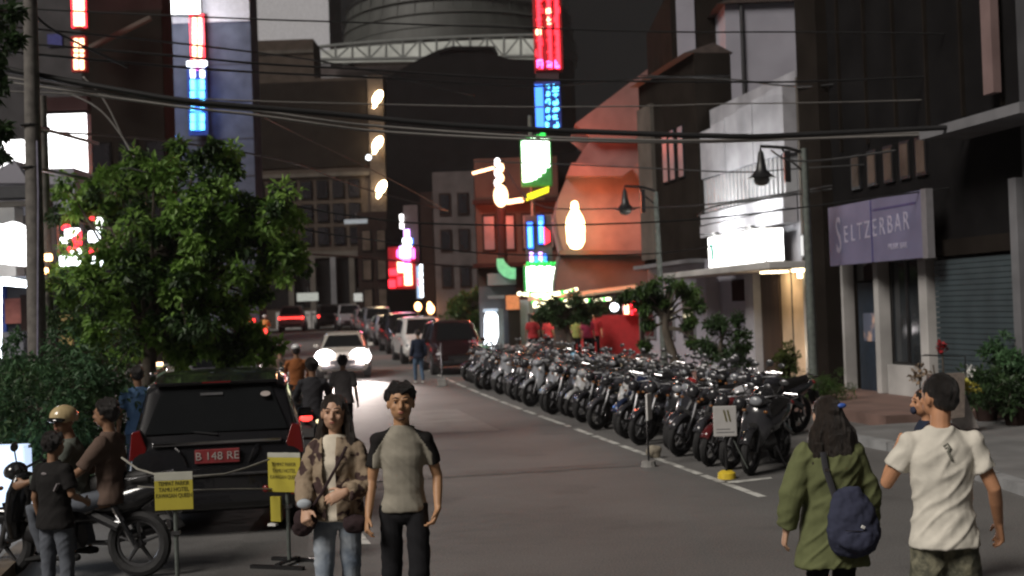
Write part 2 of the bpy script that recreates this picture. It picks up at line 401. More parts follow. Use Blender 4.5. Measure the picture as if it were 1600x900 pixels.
# --- R3: the white shop with the light box
a0, a1 = xs(1262), xs(1101); R3 = sroot('white_shop', 'white metal clad shop front lit from its glowing sign box', 'building', a0, 7)
def l3(px): return xs(px)-a0
E = a1-a0
part('wall', 'w_taupe', R3, (.3, 7, 0, l3(1236), 3.0, 7.55)); part('wall', 'w_white', R3, (.35, 7, l3(1234), E, 3.1, 7.75))
zt_ = 7.35
for i in range(6):      # upper cladding, panels with recessed joints
    ya, yb = l3(1234)+(E-l3(1234))*i/6, l3(1234)+(E-l3(1234))*(i+1)/6
    part('panel', 'w_white', R3, (.0+.02*(i % 2), .34, ya+.012, yb-.012, 5.75, 7.4-.06*i))
for i in range(22):     # folded sheet below
    ya = l3(1232)+(E-l3(1232))*i/22; wv = (E-l3(1232))/22
    mb = MB(); mb.prism([(.33, ya), (.05, ya+wv*.2), (.05, ya+wv*.6), (.2, ya+wv*.8), (.33, ya+wv)], 4.78, 5.72); mb.build('sheet_fold', 'metal_clad', R3)
for k, (za, zc) in enumerate(((4.42, 4.72), (4.05, 4.38))):
    for i in range(4):
        ya, yb = l3(1232)+(E-l3(1232))*i/4, l3(1232)+(E-l3(1232))*(i+1)/4; part('panel', 'w_white', R3, (-.05-.03*k, .3, ya+.01, yb-.01, za, zc))
mk('box_white', (.8, .8, .78), emit=5.5, ecol=(1, 1, .97), var=0)
lb = part('sign_box', 'w_offwhite', R3, (-.42, .05, l3(1224), l3(1131), 3.12, 3.98)); part('lit_face', 'box_white', lb, (-.44, -.42, l3(1222), l3(1133), 3.15, 3.95))
part('lit_face', 'box_white', lb, (-.40, .03, l3(1224)-.015, l3(1224), 3.16, 3.94))
mk('leaf_mark', (.10, .28, .22), .6, emit=.25, ecol=(.2, .6, .5)); mk('curl_mark', (.1, .13, .1), .6)
for k, px in enumerate((1140, 1149, 1159)):
    pts = []
    for j in range(9): q = j/8; pts.append((-.45, l3(px)+.10*sin(q*6.2+k)*(1 if k else .5), 3.92-q*.55))
    MB().tube(pts, .03 if k else .07, 6).build('curl_mark' if k else 'leaf_mark', 'curl_mark' if k else 'leaf_mark', lb)
for i in range(9): part('lettering', 'curl_mark', lb, (-.446, -.441, l3(1210)+.16*i, l3(1210)+.16*i+.09, 3.5, 3.52))
# canopy over the entrance and warm lit wall under it
part('canopy', 'w_offwhite', R3, (-1.0, .3, l3(1266), E+.9, 2.92, 3.08), bevel=.02)
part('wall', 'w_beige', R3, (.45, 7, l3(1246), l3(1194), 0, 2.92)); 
for px in (1211, 1230): part('wall_joint', 'w_taupe', R3, (.43, .45, l3(px), l3(px)+.05, .2, 2.9))
part('door', 'wood_dark', R3, (.4, .46, l3(1193), l3(1166), .2, 2.85)); part('column', 'w_white', R3, (.2, .5, l3(1165), l3(1152), .2, 2.92))
part('wall', 'lilac_wall', R3, (.5, 7, l3(1152), E+1.5, 0, 2.92)); part('window', 'w_maroon', R3, (.47, .5, l3(1150), l3(1118), 2.2, 2.8))
part('column', 'w_offwhite', R3, (.1, .4, l3(1260), l3(1248), .2, 2.92))
wdw = part('window', 'black_paint', R3, (.25, .3, l3(1256), l3(1238), 3.2, 3.75)); part('pane', 'glass_dark', wdw, (.235, .25, l3(1255), l3(1239), 3.24, 3.71))
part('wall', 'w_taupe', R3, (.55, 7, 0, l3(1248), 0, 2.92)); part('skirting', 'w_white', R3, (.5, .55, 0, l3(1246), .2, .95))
mk('warm_tube', (.8, .7, .5), emit=7, ecol=(1, .82, .5))
ct = part('ceiling_light', 'warm_tube', R3, (-.2, .2, l3(1260), l3(1250), 2.84, 2.91)); part('ceiling_light', 'warm_tube', R3, (.1, .3, l3(1246), l3(1240), 2.7, 2.9))
part('ceiling_light', 'warm_tube', R3, (-.2, .3, l3(1215), l3(1200), 2.87, 2.915))
lamp('POINT', 'lamp', (-.25, l3(1216), 2.6), 16, (1, .76, .5), R3, .15); lamp('POINT', 'lamp', (-.1, l3(1243), 1.0), 10, (1, .78, .52), R3, .15)
# facade floods above the box: two bars washing the panels
for px in (1208, 1150):
    g = part('flood_light', 'black_paint', R3, (-.62, -.5, l3(px)-.2, l3(px)+.2, 4.0, 4.06))
    lamp('AREA', 'lamp', (-.95, l3(px), 4.16), 85, (1, 1, .96), R3, .9, to=(0, l3(px), 4.95)); part('flood_arm', 'black_paint', R3, (-.95, 0, l3(px)-.02, l3(px)+.02, 4.0, 4.03))
# --- R3b: pale gable behind the white shop
def fbox(name, label, x0, x1, ytop, d, depth, m, ybot=None, group=None, parent=None, cat='building', z1=None):
    a, b = pt(x0, 300, d), pt(x1, 300, d); zt__ = pt((x0+x1)/2, ytop, d).z
    g_ = gz(d); zb_ = 0 if ybot is None else pt((x0+x1)/2, ybot, d).z-g_
    if parent is None: parent = thing(name, label, cat, ((a.x+b.x)/2, d, g_))
    w2 = (b.x-a.x)/2
    part('wall', m, parent, (-w2, w2, 0, depth, zb_, zt__-g_)); parent['_w'] = w2
    return parent, w2, zt__-g_
R3b, w2, h = fbox('tall_house', 'pale grey gabled house wall rising behind the white shop', 1143, 1297, 4, 44, 8, 'lilac_wall')
part('drain_pipe', 'w_greydark', R3b, (-w2+.5, -w2+.58, -.12, 0, h-4, h))
mb = MB(); mb.prism([(-w2-.3, h), (-w2+1.2, h+.4), (w2+.2, h+1.2), (w2+.2, h)], -.2, 8, 'y'); mb.build('roof', 'roof_tile', R3b)
R3c, w2c, hc = fbox('stair_tower', 'slim dark tower with one pale strip above the dark shop house', 1058, 1141, -20, 46, 8, 'w_black2')
part('strip', 'lilac_wall', R3c, (-w2c+.2, -w2c+.85, -.06, 0, hc-4.2, hc)); 
# --- R4: dark shophouse
b0, b1 = xs(1099), xs(1008); R4 = sroot('dark_shophouse', 'dark shophouse with narrow grey windows left of the white shop', 'building', b0+.05, 7)
B_ = b1-b0-.1
part('wall', 'w_black2', R4, (0, 1.1, 0, B_, 3.4, 9.4)); part('wall', 'lilac_wall', R4, (.1, 1.2, 0, B_, 0, 3.4)); 
mb = MB(); mb.prism([(-.3, 9.4), (.6, 9.7), (1.2, 9.4)], 0, B_, 'y'); mb.build('roof', 'roof_tile', R4)
for px in (1078, 1064, 1053):
    y_ = xs(px)-b0; f = part('window', 'w_black', R4, (-.05, 0, y_-.05, y_+.5, 5.9, 7.5)); part('pane', 'pane_grey', f, (-.065, -.05, y_, y_+.42, 5.95, 7.45))
part('wall_panel', 'w_taupe', R4, (-.12, 0, B_-1.6, B_-.1, 3.6, 8.6)); part('ledge', 'w_grey', R4, (-.4, .1, 0, B_, 3.3, 3.42))
for i in range(3): f = part('window', 'w_grey', R4, (.04, .1, 1+i*2, 2.1+i*2, 1, 2.4)); part('pane', 'pane', f, (.03, .045, 1.08+i*2, 2.02+i*2, 1.08, 2.32))
# --- R5: pink curved facade, lit orange by the bottle lamp
def outline(name, m, parent, pts_, d, depth, org):
    mb = MB(); P = [pt(x, y, d)-org for x, y in pts_]
    n = len(P); mb.add(P+[p+V((0, depth, 0)) for p in P], [tuple(range(n)), tuple(range(2*n-1, n-1, -1))]+[(i, n+i, n+(i+1) % n, (i+1) % n) for i in range(n)])
    return mb.build(name, m, parent)
o5 = V((pt(950, 400, 50).x, 50, gz(50))); R5 = thing('curved_building', 'pink building with a curved stepped facade lit orange by a bottle lamp', 'building', o5)
outline('wall', 'w_pink', R5, [(1012, 108), (898, 194), (925, 216), (1002, 216), (1008, 200)], 49.6, 5, o5)
outline('wall', 'w_pink', R5, [(925, 214), (908, 240), (888, 272), (874, 305), (868, 335), (873, 365), (880, 392), (1024, 392), (1019, 340), (1006, 290), (1000, 214)], 50, 5, o5)
outline('wall', 'w_mauve', R5, [(1004, 130), (1001, 214), (1007, 290), (1020, 340), (1025, 392), (1060, 392), (1060, 120)], 50.4, 6, o5)
outline('balcony', 'w_pink', R5, [(893, 254), (885, 275), (974, 275), (990, 262)], 49.4, .9, o5)
outline('wall', 'w_mauve', R5, [(876, 395), (868, 440), (866, 545), (1045, 545), (1042, 395)], 49.8, 5, o5)
outline('ledge', 'w_mauve', R5, [(874, 391), (874, 399), (1044, 399), (1044, 391)], 49.3, .8, o5)
mk('bottle_glow', (.8, .7, .4), emit=13, ecol=(1, .72, .32), var=0)
o_ = pt(900, 383, 48.6); bl = thing('bottle_lamp', 'glowing yellow bottle shaped lamp on the orange wall', 'lamp', o_)
MB().tube([(0, 0, 0), (0, 0, .12), (0, 0, .8), (0, 0, 1.05), (0, 0, 1.3), (0, 0, 1.6)], [.26, .33, .36, .3, .16, .12], 14, rnd_cap=.6).build('bottle', 'bottle_glow', bl, True)
MB().bb(-.08, .08, .3, 1.3, .5, .6).build('bracket', 'black_paint', bl)
lamp('POINT', 'lamp', (.1, -.4, .9), 420, (1, .16, .03), bl, .4)
lamp('POINT', 'lamp', (.2, -.9, .3), 330, (1, .11, .03), bl, .4)
lamp('POINT', 'lamp', (-.2, -1.2, 3.6), 210, (1, .13, .06), bl, .4)  # added lamp without a fixture, reddens the upper facade
# --- R6: red lit lower building behind the neon post, R7, R8
R6, w6, h6 = fbox('bar_building', 'brown bar building glowing red behind the neon post', 742, 872, 246, 62, 8, 'w_brown')
for i in range(4): f = part('window', 'w_black2', R6, (-w6+.3+i*.95, -w6+.95+i*.95, -.06, 0, 4.4, 6.2)); part('pane', 'pane_grey', f, (-w6+.38+i*.95, -w6+.87+i*.95, -.075, -.06, 4.5, 6.1))
part('ledge', 'w_brown_dark', R6, (-w6-.2, w6, -1.0, 0, 3.6, 3.8)); part('ledge', 'w_brown_dark', R6, (-w6-.1, w6, -.4, 0, 6.7, 6.9))
R7, w7, h7 = fbox('grey_house', 'plain grey brown building left of the bar building', 676, 741, 268, 74, 8, 'w_mauve')
for j in range(3):
    for i in range(2): f = part('window', 'w_brown_dark', R7, (-w7+.35+i*1.05, -w7+1.0+i*1.05, -.06, 0, 2.6+j*2.1, 3.9+j*2.1)); part('pane', 'pane', f, (-w7+.43+i*1.05, -w7+.92+i*1.05, -.075, -.06, 2.7+j*2.1, 3.8+j*2.1))
o8 = V((pt(715, 400, 95).x, 95, gz(95))); R8 = thing('dark_tower_block', 'black block with a humped roof below the truss bridge', 'building', o8)
outline('wall', 'w_black', R8, [(604, 560), (604, 122), (632, 105), (655, 92), (680, 80), (706, 74), (770, 74), (776, 86), (795, 92), (838, 93), (838, 560)], 95, 12, o8)
outline('parapet', 'w_black', R8, [(684, 78), (706, 72), (772, 72), (779, 84), (775, 86), (768, 77), (706, 77), (686, 83)], 94.8, .3, o8)
R9, w9, h9 = fbox('dark_side_block', 'black windowless building between the humped roof and the pink facade', 842, 1000, 236, 66, 8, 'w_black')
R10, w10, h10 = fbox('thin_dark_house', 'thin dark house standing right of the pink neon sign', 656, 675, 300, 76, 6, 'w_brown_dark')
R11, w11, h11 = fbox('dim_red_house', 'dim reddish low house beyond the parked cars', 556, 655, 330, 100, 6, 'w_brown_dark')
for j in range(3):
    for i in range(4): f = part('window', 'w_black', R11, (-w11+.3+i*1.15, -w11+1.1+i*1.15, -.08, 0, 1.2+j*2.3, 2.9+j*2.3)); part('pane', 'pane_warm', f, (-w11+.4+i*1.15, -w11+1.0+i*1.15, -.1, -.08, 1.3+j*2.3, 2.8+j*2.3))
# --- far tower, cylinder roof, footbridge
T1, wT, hT = fbox('pale_tower', 'pale tower top rising behind the brown block', 398, 523, -40, 135, 10, 'w_grey')
T1w = part('panel', mk('w_pale', (.6, .61, .66), .7, var=.1), T1, (-wT, wT, -.1, 0, hT-9.5, hT))
o_ = V((pt(720, 400, 150).x, 150, gz(150))); T2 = thing('glass_drum', 'dark curved glass building above the truss bridge', 'building', o_)
z0, z1 = pt(700, 62, 150).z-o_.z, pt(700, -30, 150).z-o_.z
mk('drum_glass', (.035, .038, .035), .6, var=.3, scale=.3, stretch=(3, 3, .3)); mk('drum_rib', (.045, .048, .045), .8)
MB().tube([(0, 17, 0), (0, 17, z0-.5)], 15, 40).build('wall', 'w_black2', T2); MB().tube([(0, 17, z0-.5), (0, 17, z0+1.2), (0, 17, z1)], [15.4, 15.4, 14.2], 48).build('glass_wall', 'drum_glass', T2, True)
for k in range(5): MB().torus((0, 17, z0+.4+k*1.7), 15.45-.25*k, .12, 48, 4, 'z').build('rib', 'drum_rib', T2)
for k in range(-9, 10):
    a = -pi/2+k*.16; MB().tube([(15.4*cos(a), 17+15.4*sin(a), z0), (14.3*cos(a), 17+14.3*sin(a), z1)], .06, 5).build('mullion', 'drum_rib', T2)
o_ = V((pt(500, 400, 118).x, 118, gz(118))); BR = thing('truss_bridge', 'pale steel truss footbridge high across the end of the street', 'bridge', o_)
mk('truss_steel', (.16, .17, .165), .6, var=.2); mk('bridge_panel', (.62, .65, .62), .8, var=.3, scale=.4)
def bp(px, top): 
    u = (px-500)/335; yt = 77-20*u+3*u*u*0; yb = 95-8*u+ (0); 
    yt = 73-32*u+14*u*u; yb = 93-5*u
    return pt(px, yt if top else yb, 118)-o_
NX = 13
for i in range(NX):
    a, b = 498+342*i/NX, 498+342*(i+1)/NX
    for tp in (True, False): MB().tube([bp(a, tp), bp(b, tp)], .16, 6).build('chord', 'truss_steel', BR)
    MB().tube([bp(a, True), bp(a, False)], .11, 6).build('post', 'truss_steel', BR)
    MB().tube([bp(a, i % 2 == 0), bp(b, i % 2 == 1)], .08, 6).build('brace', 'truss_steel', BR)
    q = [bp(a, False), bp(b, False), bp(b, True), bp(a, True)]; q = [p+V((0, 1.6, 0)) for p in q]
    MB().slab(q, .1).build('panel', 'bridge_panel', BR)
o2 = bp(498, False); MB().bb(o2.x-4, o2.x+11, 3, 6, o2.z-3.2, o2.z-.2).build('deck_house', 'w_mauve', BR)
MB().bb(o2.x-.5, o2.x+5.5, .4, .7, o2.z-1.9, o2.z-1.6).build('lit_ledge', 'w_pale', BR)
# --- left and far end
L3, w3, h3 = fbox('brown_block', 'brown office block with a flat top at the end of the street', 399, 497, 62, 108, 4, 'w_brown')
for k in range(4): part('band', 'w_taupe', L3, (-w3, w3, -.12, 0, h3-1.2-k*2.6, h3-.9-k*2.6))
L4, w4, h4 = fbox('end_building', 'long dark building with four wall lamps on its corner strip', 385, 604, 122, 104, 10, 'w_brown')
part('corner_strip', mk('strip_beige', (.07, .058, .052), .8, spec=0), L4, (w4-1.25, w4, -.25, 0, 5, h4))
part('band', 'w_taupe', L4, (-w4, w4-1.3, -.3, 0, 5.6, 6.1)); part('band', 'w_taupe', L4, (-w4, w4-1.3, -.2, 0, 12.2, 12.5))
part('wall', 'w_black2', L4, (-w4, w4-1.3, -.12, 0, 13, h4-.3)); part('recess', 'w_black', L4, (-w4, w4-1.6, -.06, 0, 1.6, 5.5))
for k, px in enumerate((452, 486, 518, 547)):
    x_ = (px-494.5)*104/F; part('column', 'w_grey' if px == 518 else 'w_taupe', L4, (x_-.22, x_+.22, -.6, -.2, 0, 5.6))
for j in range(3):
    for i in range(7):
        x_ = -w4+.5+i*1.3; f = part('window', 'w_black', L4, (x_, x_+.95, -.1, 0, 6.6+j*1.9, 8.1+j*1.9)); part('pane', 'pane', f, (x_+.08, x_+.87, -.14, -.1, 6.7+j*1.9, 8.0+j*1.9))
mk('sodium', (.8, .6, .35), emit=26, ecol=(1, .74, .42), var=0)
for k, (px, py) in enumerate(((590, 152), (590, 224), (596, 293), (598, 367))):
    p = pt(px, py, 103.2); o = thing('wall_lamp', '%s warm lamp on the corner strip of the end building' % ('topmost', 'second highest', 'third highest', 'lowest')[k], 'lamp', p, 0, 'warm lamps up the corner strip')
    rot = Matrix.Rotation(R(32), 3, 'Y')
    MB().ell((0, 0, 0), (.34, .3, .62), 12, 8, rot).build('bulb', 'sodium', o, True); MB().bb(-.08, .08, 0, .7, -.5, -.4).build('bracket', 'steel', o)
    MB().tube([(-.2, 0, -.5), (-.35, 0, -.85)], [.2, .06], 8).build('shade', 'sodium', o)
    lamp('POINT', 'lamp', (0, -.5, 0), 50, (1, .7, .42), o, .3)
# blue building
L2, wb_, hb_ = fbox('blue_building', 'tall blue grey building with a red and blue neon strip', 234, 399, -30, 82, 2.5, 'w_blue')
part('band', 'w_pale', L2, (-wb_, wb_, -.1, 0, hb_-2.7, hb_-.2))
for k in range(7): part('joint', 'w_greydark', L2, (-wb_, wb_, -.03, 0, 3+k*2.4, 3.05+k*2.4))
mk('white_glow', (.8, .8, .8), emit=9, ecol=(.95, .97, 1), var=0)
def onface(px, py, d): return pt(px, py, d)
a, b = pt(262, -10, 81.5), pt(313, 21, 81.5); rb = thing('roof_sign', 'blinding white light box at the top of the blue building', 'sign', ((a.x+b.x)/2, 81.5, b.z))
MB().bb(-(b.x-a.x)/2, (b.x-a.x)/2, 0, .3, 0, a.z-b.z).build('case', 'steel', rb); MB().bb(-(b.x-a.x)/2+.02, (b.x-a.x)/2-.02, -.03, 0, .02, a.z-b.z).build('lit_face', 'white_glow', rb)
# maroon building left of it
L1, w1, h1 = fbox('maroon_building', 'dark maroon building behind the leafy tree', 136, 262, -40, 52, 1.5, 'w_maroon')
part('wall', 'w_black2', L1, (-w1, w1, -.2, 0, 0, pt(200, 32, 52).z)); 
MB().tube([pt(138, 76, 51.2)-L1.location, pt(236, 28, 51.2)-L1.location], .12, 6).build('gutter', 'w_taupe', L1)
for j in range(3):
    for i in range(3): f = part('window', 'w_black', L1, (-w1+.3+i*1.1, -w1+1.1+i*1.1, -.26, -.2, 3+j*2.3, 4.6+j*2.3)); part('pane', 'pane', f, (-w1+.38+i*1.1, -w1+1.02+i*1.1, -.28, -.26, 3.1+j*2.3, 4.5+j*2.3))
L0, w0, h0 = fbox('left_grey_block', 'grey block with a small blue window behind the utility poles', -60, 135, -60, 62, 10, 'w_greydark')
part('window', mk('win_blue', (.04, .045, .14), .4, emit=.05, ecol=(.1, .1, .8)), L0, (-w0+4.4, -w0+5.1, -.08, 0, 15.1, 15.7))
# ================================================================ NEON AND SIGNS
def G(k, c, e): 
    MT[k] = mat(k, tuple(min(.8, q) for q in c), emit=e, ecol=c, var=0, rough=.4); return k
G('neon_red', (1, .03, .05), 3.2); G('neon_redhot', (1, .62, .35), 4.5); G('neon_pink', (1, .12, .55), 5); G('neon_blue', (.05, .22, 1), 2.6)
G('neon_cyan', (.12, .62, 1), 4.2); G('neon_green', (.04, .8, .12), 1.1); G('neon_white', (.82, 1, .85), 6); G('neon_yellow', (.8, .85, .02), 1.5)
G('neon_violet', (.65, .35, 1), 4); G('pane_white', (1, 1, 1), 4.5); G('lamp_orange', (1, .5, .2), 9); G('cold_white', (.85, .93, 1), 5); G('bulb_cream', (1, .93, .6), 3.2)
mk('case_red', (.30, .015, .02), .5); mk('case_blue', (.02, .05, .25), .5); mk('case_green', (.03, .3, .07), .5); mk('case_dark', (.02, .02, .022), .6)
def at(name, label, cat, px, py, d, group=None): return thing(name, label, cat, pt(px, py, d), 0, group)
def rel(o, d, *pxy): return [pt(x, y, d)-V(o.location) for x, y in pxy]
def prect(o, name, m, x0, y0, x1, y1, d, th, par=None, bevel=0):     # a box whose front is seen between these corners
    a, b = rel(o, d, (x0, y1), (x1, y0)); cx = (a.x+b.x)/2
    mb = MB(); mb.bb(a.x, b.x, a.y, a.y+th, a.z, b.z); return mb.build(name, m, par if par is not None else o, bevel=bevel)
# tall red and blue column sign, right
d = 57; nt_ = at('neon_tower_sign', 'tall column sign, red neon above and blue neon below, over the green signs', 'neon sign', 856, 210, d)
prect(nt_, 'case', 'case_red', 836, -30, 875, 110, d, .7); prect(nt_, 'case', 'case_blue', 837, 127, 875, 205, d, .7); prect(nt_, 'spine', 'case_dark', 838, 110, 873, 128, d+.1, .5)
def glyph(o, x0, x1, y0, y1, d, m, r):      # one block of tube strokes
    a, b = rel(o, d, (x0, y1), (x1, y0)); w_, h_ = b.x-a.x, b.z-a.z; mb = MB()
    for _ in range(r.choice([4, 5, 6])):
        if r.random() < .55: z = a.z+h_*r.random(); u0 = r.random()*.3; mb.tube([(a.x+w_*u0, a.y, z), (a.x+w_*(.6+.4*r.random()), a.y, z+h_*.12*(r.random()-.2))], .028, 5)
        else: x = a.x+w_*r.random(); u0 = r.random()*.4; mb.tube([(x, a.y, a.z+h_*u0), (x+w_*.15*(r.random()-.5), a.y, a.z+h_*(.6+.4*r.random()))], .028, 5)
    mb.build('letter', m, o)
r_ = random.Random(3)
for c, (xa, xb) in enumerate(((838, 849), (854, 862), (866, 874))):
    for k in range(8):
        ya = -26+k*17; m = 'neon_pink' if k == 7 else ('neon_redhot' if r_.random() < .18 else 'neon_red'); glyph(nt_, xa, xb, ya, ya+14, d-.06, m, r_)
    prect(nt_, 'tube', 'neon_red' , xa+4, -28, xa+5, 108, d-.03, .05)
for c, (xa, xb) in enumerate(((853, 860), (863, 873))):
    for k in range(6): glyph(nt_, xa, xb, 130+k*12, 140+k*12, d-.06, 'neon_cyan', r_)
prect(nt_, 'panel', 'neon_blue', 838, 132, 848, 204, d-.04, .05)
lamp('POINT', 'lamp', rel(nt_, d-2.5, (850, 50))[0], 60, (1, .1, .2), nt_, .5)
# green sign cluster under it
d = 55; gs = at('green_neon_sign', 'blinding white and green neon sign, upper one on the bar post', 'neon sign', 838, 290, d)
prect(gs, 'case', 'case_green', 815, 214, 861, 292, d, .3, bevel=.05)
for k in range(6):
    xa = 817+k*7; prect(gs, 'tube', 'neon_white', xa, 219-(k % 3)*3, xa+5.4, 284-(k*k*.9), d-.08, .1, bevel=.03)
for k in range(12): prect(gs, 'bulb', 'neon_green', 815+k*3.9, 209+abs(k-7)*1.2, 817.4+k*3.9, 213+abs(k-7)*1.2, d-.1, .08)
prect(gs, 'finial', 'neon_green', 845, 207, 852, 214, d-.1, .12)
ys_ = at('yellow_neon_sign', 'tilted yellow neon stroke below the upper green sign', 'neon sign', 840, 303, d)
a, b, c, e = rel(ys_, d-.1, (822, 314), (857, 300), (858, 291), (824, 303)); MB().slab([a, b, c, e], .15).build('tube', 'neon_yellow', ys_); MB().slab([p+V((0, .16, 0)) for p in (a, b, c, e)], .1).build('case', 'case_dark', ys_)
br = at('blue_red_neon_sign', 'two blue neon strokes beside a red one on the bar post', 'neon sign', 842, 410, d)
prect(br, 'board', 'w_mauve', 822, 336, 861, 411, d, .25)
for (x, y0, y1) in ((825, 347, 388), (842, 337, 381)):
    prect(br, 'case', 'case_blue', x-2, y0-2, x+9, y1+2, d-.06, .08); prect(br, 'tube', 'neon_blue', x, y0, x+7, y1, d-.12, .08); prect(br, 'tube', 'neon_cyan', x+1.5, y0+9, x+4.5, y1-3, d-.16, .06)
for k in range(3): prect(br, 'letter', 'neon_red', 850+k*3.4, 355+k*3, 852+k*3.4, 382-k*2, d-.1, .06)
for k in range(4): prect(br, 'letter', 'neon_blue' if k % 2 else 'neon_violet', 828+k*7, 394+(k % 2)*3, 833+k*7, 409, d-.1, .06)
g2 = at('green_light_box', 'square blinding white light box with green rim above the stall', 'neon sign', 846, 456, d-.3)
prect(g2, 'case', 'case_green', 819, 411, 872, 458, d-.3, .5, bevel=.1)
for k in range(7): prect(g2, 'panel', 'neon_white', 823.5+k*6.3, 417-(k % 2)*1.5, 829.3+k*6.3, 455, d-.4, .1, bevel=.03)
for k in range(7): prect(g2, 'rib', 'neon_green', 868, 415+k*5.6, 874, 418+k*5.6, d-.42, .1)
for k in range(8): prect(g2, 'bulb', 'neon_green', 823+k*6, 409-(k in (3, 4))*3, 827+k*6, 413, d-.4, .1)
lamp('POINT', 'lamp', rel(g2, d-2, (846, 440))[0], 90, (.55, 1, .6), g2, .4)
ps = at('sign_post', 'steel post carrying the neon signs in front of the bar', 'post', 841, 540, d+.5)
a, b = rel(ps, d+.5, (841, 560), (841, 180)); MB().tube([(a.x, 0, -1.2), (a.x, 0, b.z)], .09, 8).build('shaft', 'pole_steel', ps)
for y in (250, 310, 370, 435): q = rel(ps, d+.4, (841, y))[0]; MB().bb(-.5, .5, -.15, .1, q.z-.04, q.z+.04).build('bracket', 'pole_steel', ps)
# red column with glowing head
rc = at('red_pillar_lamp', 'red pillar lamp with a white hot head by the bar', 'lamp', 783, 330, 56)
a, b = rel(rc, 56, (772, 322), (793, 290)); MB().ell(((a.x+b.x)/2, 0, (a.z+b.z)/2), (.32, .3, .5), 12, 8).build('bulb', 'neon_redhot', rc, True)
for k in range(5):
    q = rel(rc, 56, (777+(k % 2)*6, 254+k*8))[0]; MB().ell(q, (.13, .12, .2), 8, 6).build('bulb', 'neon_redhot' if k % 2 else 'pane_white', rc, True)
q0, q1 = rel(rc, 56.3, (783, 410), (780, 250)); MB().tube([(0, .35, q0.z), (0, .35, q1.z)], .2, 10).build('pillar', 'w_maroon', rc)
a, b = rel(rc, 55.8, (738, 271), (772, 262)); MB().tube([a, b], .06, 6).build('tube', 'neon_redhot', rc); a, b = rel(rc, 55.8, (792, 316), (818, 312)); MB().tube([a, b], .1, 6).build('tube', 'neon_redhot', rc)
lamp('POINT', 'lamp', (0, -1.2, .4), 380, (1, .13, .07), rc, .4)
lamp('POINT', 'lamp', (0, 2.8, .2), 520, (1, .13, .06), rc, .4)
# green crescent awning and lit doorway
cr = at('crescent_sign', 'pale green crescent shaped sign above the lit doorway', 'sign', 790, 420, 55.5)
P = rel(cr, 55.5, (776, 404), (786, 404), (791, 412), (798, 418), (806, 419), (806, 436), (797, 436), (787, 432), (779, 424), (776, 414))
n = len(P); MB().add(P+[p+V((0, .3, 0)) for p in P], [tuple(range(n)), tuple(range(2*n-1, n-1, -1))]+[(i, n+i, n+(i+1) % n, (i+1) % n) for i in range(n)]).build('panel', mk('crescent', (.15, .45, .25), .5, emit=.35, ecol=(.2, .9, .45)), cr)
prect(cr, 'hood', 'w_grey', 762, 426, 806, 446, 55.9, .6)
dw = at('lit_doorway', 'bluish white lit doorway left of the food stall', 'doorway', 768, 540, 56)
prect(dw, 'wall', 'w_greydark', 752, 446, 806, 572, 56.6, .4)
mb = MB(); q = rel(dw, 56.2, (757, 545), (757, 497), (760, 487), (770, 485), (777, 492), (781, 505), (780, 520), (772, 545)); n = len(q)
mb.add(q+[p+V((0, .2, 0)) for p in q], [tuple(range(n)), tuple(range(2*n-1, n-1, -1))]+[(i, n+i, n+(i+1) % n, (i+1) % n) for i in range(n)]).build('lit_panel', 'cold_white', dw)
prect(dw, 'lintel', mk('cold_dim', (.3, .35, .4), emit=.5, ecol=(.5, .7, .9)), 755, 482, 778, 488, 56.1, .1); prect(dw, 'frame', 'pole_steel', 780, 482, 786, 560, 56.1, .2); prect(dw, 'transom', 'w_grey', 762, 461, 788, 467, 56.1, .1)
lamp('POINT', 'lamp', rel(dw, 55, (768, 520))[0], 40, (.75, .87, 1), dw, .3)
ob = at('orange_sign', 'small orange square sign on the bar corner post', 'sign', 801, 475, 55); prect(ob, 'panel', mk('orange_board', (.5, .16, .06), emit=.25, ecol=(1, .35, .15)), 791, 461, 811, 484, 55, .15); prect(ob, 'post', 'w_black2', 796, 484, 812, 545, 55.1, .5)
prect(ob, 'column', 'lilac_wall', 815, 468, 829, 545, 55.4, .4)
# fairy lights over the stall
fl = at('string_lights', 'strings of cream light bulbs above the food stall canopy', 'lights', 880, 470, 46.5)
for y0, y1, xa, xb, n, in ((459, 452, 812, 900, 34), (472, 478, 832, 890, 26), (463, 467, 838, 952, 30)):
    pts = []
    for k in range(n):
        u = k/(n-1); q = rel(fl, 46.8-.5*u, (xa+(xb-xa)*u, y0+(y1-y0)*u+5*sin(pi*u)))[0]; pts.append(q)
        s_ = .03+.055*rnd.random(); MB().ell(q, (s_*1.3, s_, s_), 6, 5).build('bulb', 'bulb_cream' if rnd.random() < .85 else 'neon_green', fl)
    MB().tube(pts, .012, 4).build('wire', 'cable', fl)
prect(fl, 'lit_panel', 'bulb_cream', 833, 472, 862, 481, 46.4, .1)
lamp('POINT', 'lamp', rel(fl, 45.5, (870, 490))[0], 50, (1, .9, .6), fl, .5)
